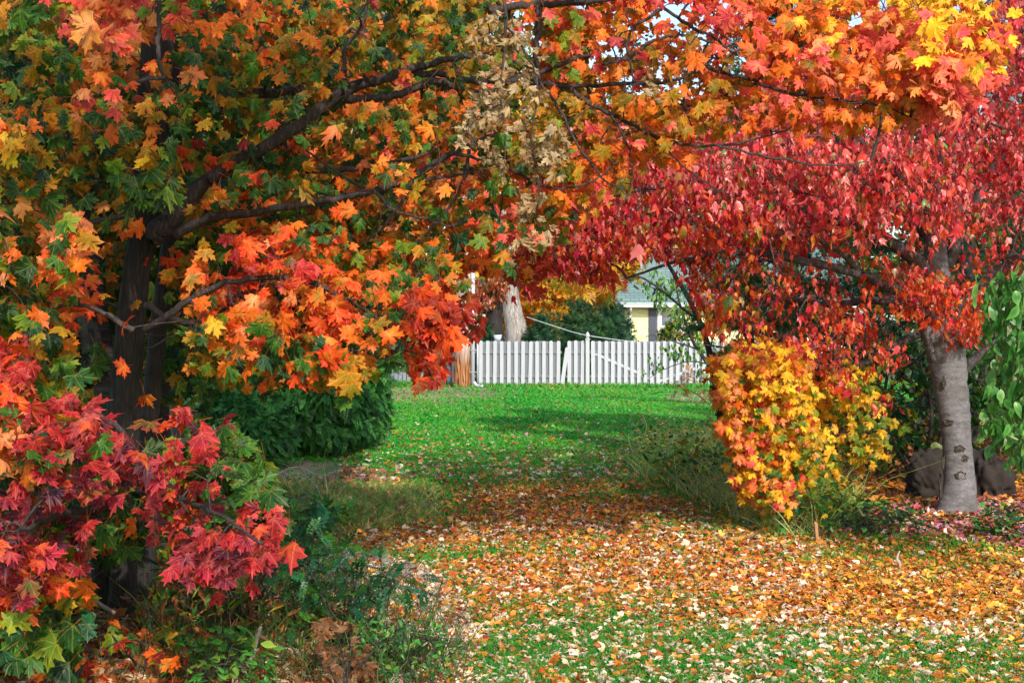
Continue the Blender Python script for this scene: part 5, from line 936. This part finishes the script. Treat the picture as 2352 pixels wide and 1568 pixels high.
a = gr(735, 1172); blob('stone', 'flat grey stone lying in the thin grass on the left mound', (a[0], a[1], .02), (.10, .08, .04), plain_mat('grey_stone', (.22, .20, .24), .8, .2, 12), 'stone', None, 8)
M['stake'] = plain_mat('stake_wood', (.42, .20, .09), .8, .25, 14, stretch=(1, 1, .15), dark=(.2, .09, .04))
X, Yd = gr(1876, 1246); mb = MB(); mb.box((X, Yd, .07), (.022, .022, .16), tilt=-.08); mb.add([(X - .02, Yd - .011, .149), (X + .002, Yd - .011, .149), (X + .002, Yd + .011, .149), (X - .02, Yd + .011, .149), (X - .016, Yd, .168)], [[0, 1, 4], [1, 2, 4], [2, 3, 4], [3, 0, 4]]); tag(mb.build('wooden_stake', M['stake'], None, origin=(X, Yd, 0), smooth=False), 'short orange brown wooden stake between litter and ground cover', 'stake')
X, Yd = gr(2131, 1186); mb = MB(); mb.tube([(X, Yd, 0), (X + .003, Yd, .06), (X + .003, Yd, .085)], [.014, .013, .006], 8); tag(mb.build('marker_peg', M['pvc'], None, origin=(X, Yd, 0)), 'tiny grey peg in the bed left of the smooth trunk', 'peg')
X, Yd = gr(1793, 1335); mb = MB(); P = spline([(X, Yd, -.01), (X + .01, Yd, .05), (X - .005, Yd, .12)], 5); mb.tube(P, np.linspace(.008, .004, len(P)), 6); tag(mb.build('rusty_stick', M['stake'], None, origin=(X, Yd, 0)), 'thin reddish stick standing up in the fallen leaves', 'stick')
M['palewood'] = plain_mat('pale_dry_stem', (.40, .34, .27), .8, .25, 10)
X, Yd = gr(2064, 1312); mb = MB(); P = spline([(X, Yd, 0), (X + .01, Yd, .045), (X - .012, Yd, .085), (X + .008, Yd, .14)], 5); mb.tube(P, np.interp(np.linspace(0, 1, len(P)), [0, .3, .6, 1], [.016, .009, .012, .004]), 8, wob=.15); tag(mb.build('dry_stem', M['palewood'], None, origin=(X, Yd, 0)), 'knobbly pale dried stem poking from the orange leaves', 'stem')
def stick(label, pts, r0, r1, mat='palewood', name='fallen_twig', group='fallen twigs on the left bank'):
    P = spline(pts, 6); mb = MB(); mb.tube(P, np.linspace(r0, r1, len(P)), 6, wob=.1); tag(mb.build(name, M[mat], None, origin=P[0]), label, 'twig', group)
def G3(px, py, z=.03): a = gr(px, py); return (a[0], a[1], z)
stick('curved bare twig on the brown soil below the arborvitae', [G3(620, 1105), G3(680, 1092, .10), G3(740, 1100, .04), G3(800, 1085, .09)], .010, .004)
stick('long pale stem slanting across the left mound', [G3(745, 1175, .02), (gr(720, 1150)[0], gr(720, 1150)[1], .18), (gr(690, 1120)[0], gr(690, 1150)[1], .36)], .006, .003)
stick('thin upright dry stem on the left mound', [G3(758, 1180, .0), (gr(750, 1180)[0], gr(750, 1180)[1], .25), (gr(742, 1180)[0], gr(742, 1180)[1], .45)], .005, .002)
stick('forked grey stick low in the undergrowth', [G3(570, 1545, .0), (G3(590, 1545)[0], G3(590, 1545)[1], .16), (G3(600, 1545)[0], G3(600, 1545)[1], .22)], .014, .008, 'palewood'); stick('brown stick sloping right in the undergrowth', [(G3(590, 1540)[0], 6.75, .17), (G3(640, 1540)[0], 6.8, .10), (G3(680, 1540)[0], 6.85, .02)], .011, .006, 'stake')
stick('broken pale branch stub at the foot of the main maple', [at(215, 1375, 7.4), at(235, 1390, 7.3), at(262, 1405, 7.2)], .018, .012, 'palewood')

# ------------------------------------------------------------------ low plants
BLUE = [(3, (14, 66, 48), (28, 92, 64)), (2, (24, 80, 50), (46, 112, 66)), (1, (20, 62, 36), (44, 96, 48))]
WEED = [(3, (44, 110, 40), (80, 150, 55)), (1, (90, 140, 50), (140, 160, 60)), (1, (30, 80, 36), (60, 110, 40))]
def low(name, label, px, py, polys, tpl, size, cols, k=6, rad=.09, mode='out', d=.35, cat='plant', group=None, leafm='green_leaf', n_st=6, h=.4, **kw):
    X, Yd = gr(px, py); st = []
    for q in range(n_st):
        a = rng.uniform(0, 6.28); st.append(([(X, Yd, -.03), (X + math.cos(a) * h * .25, Yd + math.sin(a) * h * .25, h * .5), (X + math.cos(a) * h * .6, Yd + math.sin(a) * h * .5, h * .9)], [.007, .005, .003]))
    return plant(name, label, cat, (X, Yd, 0), trunks=st, merge=True, trunkname='stem', crown='foliage', sides=5, group=group, leafm=leafm, twr=.0012, twmax=.005, regions=[dict(poly=p, d=(Yd - d, Yd + d), n=n, k=k, rad=rad, tpl=tpl, size=size, pick=flat(cols, [1] * len(cols)), mode=mode, **kw) for p, n in polys])
low('locust_shrub', 'blue green shrub with rows of oval leaflets beside the pale path', 790, 1500, [([(640, 1250), (720, 1210), (820, 1290), (960, 1320), (990, 1360), (900, 1380), (860, 1440), (780, 1470), (680, 1440), (640, 1340)], 120)], LOCUST, .105, [BLUE, G], k=2, rad=.08, mode='out', h=.45, n_st=8, cat='shrub')
low('juniper', 'blue green juniper at the top of the undergrowth beside the mound', 690, 1235, [([(640, 1160), (720, 1150), (760, 1210), (700, 1260), (640, 1250)], 60)], FROND, .11, [BLUE, ARB], k=5, rad=.08, mode='out', leafm='needle', cat='shrub', h=.2)
low('weed', 'fine leaved green weed at the lower edge of the pale path', 930, 1560, [([(820, 1430), (1000, 1440), (1080, 1490), (1060, 1568), (820, 1600)], 150)], OVAL, .028, [WEED, G], k=9, rad=.07, h=.2, n_st=10, group='weeds by the path')
low('weed', 'bright green leafy weeds at the bottom edge below the maple trunk', 460, 1600, [([(400, 1470), (480, 1440), (600, 1480), (640, 1560), (600, 1640), (400, 1640)], 75)], OVAL, .05, [WEED], k=6, rad=.07, h=.2, n_st=8, mode='up', group='weeds by the path')
low('weed', 'dark tangled weeds with narrow leaves right of the maple trunk', 560, 1470, [([(340, 1290), (640, 1360), (820, 1400), (840, 1560), (640, 1560), (420, 1460), (330, 1420)], 230)], LONG, .075, [G, YG, LB], k=6, rad=.1, h=.5, n_st=16, group='weeds by the path')
low('weed', 'dried brown leaf clump drooping at the edge of the path', 790, 1600, [([(730, 1420), (800, 1430), (850, 1500), (850, 1600), (740, 1600)], 26)], MAPLE, .036, [[(2, (105, 66, 40), (130, 85, 55)), (2, (80, 50, 32), (110, 72, 48)), (1, (150, 115, 85), (120, 85, 60))]], k=4, rad=.06, mode='droop', curl=1.2, leafm='dry_leaf', h=.25, group='weeds by the path')
low('weed', 'dark green bush of small leaves at the foot of the left trunks', 430, 1330, [([(330, 1200), (560, 1250), (640, 1300), (620, 1380), (340, 1400)], 120)], OVAL, .07, [G, YG], k=6, rad=.12, h=.5, n_st=9, group='weeds by the path')
low('ivy', 'heart shaped green ivy leaves in the bottom left corner', 160, 1600, [([(120, 1400), (200, 1400), (210, 1568), (130, 1600)], 9)], HEART, .075, [WEED, BLUE], k=2, rad=.09, mode='maple', d=.25, h=.2, n_st=3, wave=.03, curl=.2)
low('maple_seedling', 'little maple seedlings with green and orange leaves on the leaf litter, bottom left', 330, 1560, [([(20, 1440), (330, 1450), (600, 1440), (520, 1500), (200, 1560), (20, 1560)], 34)], MAPLE, .062, [G, O, RD, YG], k=3, rad=.09, mode='flatmaple', d=.5, h=.15, leafm='maple_leaf')
low('grass_tuft', 'bright green tuft of blades on the left mound', 755, 1195, [([(700, 1160), (790, 1150), (800, 1205), (710, 1210)], 30)], LONG, .13, [WEED], k=7, rad=.05, mode='any', h=.1, cat='grass tuft', leafm='grass')
low('ground_cover', 'low dark glossy ground cover in front of the grey trunk', 2030, 1215, [([(1890, 1170), (2000, 1150), (2100, 1180), (2140, 1210), (2120, 1232), (2000, 1225), (1900, 1215)], 190)], OVAL, .045, [G, BLUE, ARB], k=7, rad=.08, mode='up', d=.8, h=.08, n_st=9)
low('pachysandra', 'bright green leafy plant right of the grey trunk', 2290, 1238, [([(2215, 1190), (2280, 1160), (2450, 1170), (2450, 1240), (2260, 1235)], 75)], OVAL, .06, [WEED, G], k=7, rad=.07, mode='up', d=.5, h=.15, n_st=9)
low('bank_shrub', 'small mixed green shrub on the bank left of the yellow maple', 1560, 1115, [([(1500, 1060), (1560, 1040), (1640, 1030), (1700, 1080), (1740, 1150), (1660, 1150), (1540, 1110)], 120)], OVAL, .075, [WEED, GR, YG], k=6, rad=.1, mode='out', d=.8, h=.35)
low('bank_shrub', 'weedy green growth hanging under the yellow maple leaves', 1850, 1215, [([(1740, 1150), (1900, 1130), (1960, 1170), (1900, 1205), (1780, 1205)], 110)], OVAL, .05, [WEED, YG], k=7, rad=.09, mode='out', d=.5, h=.25)
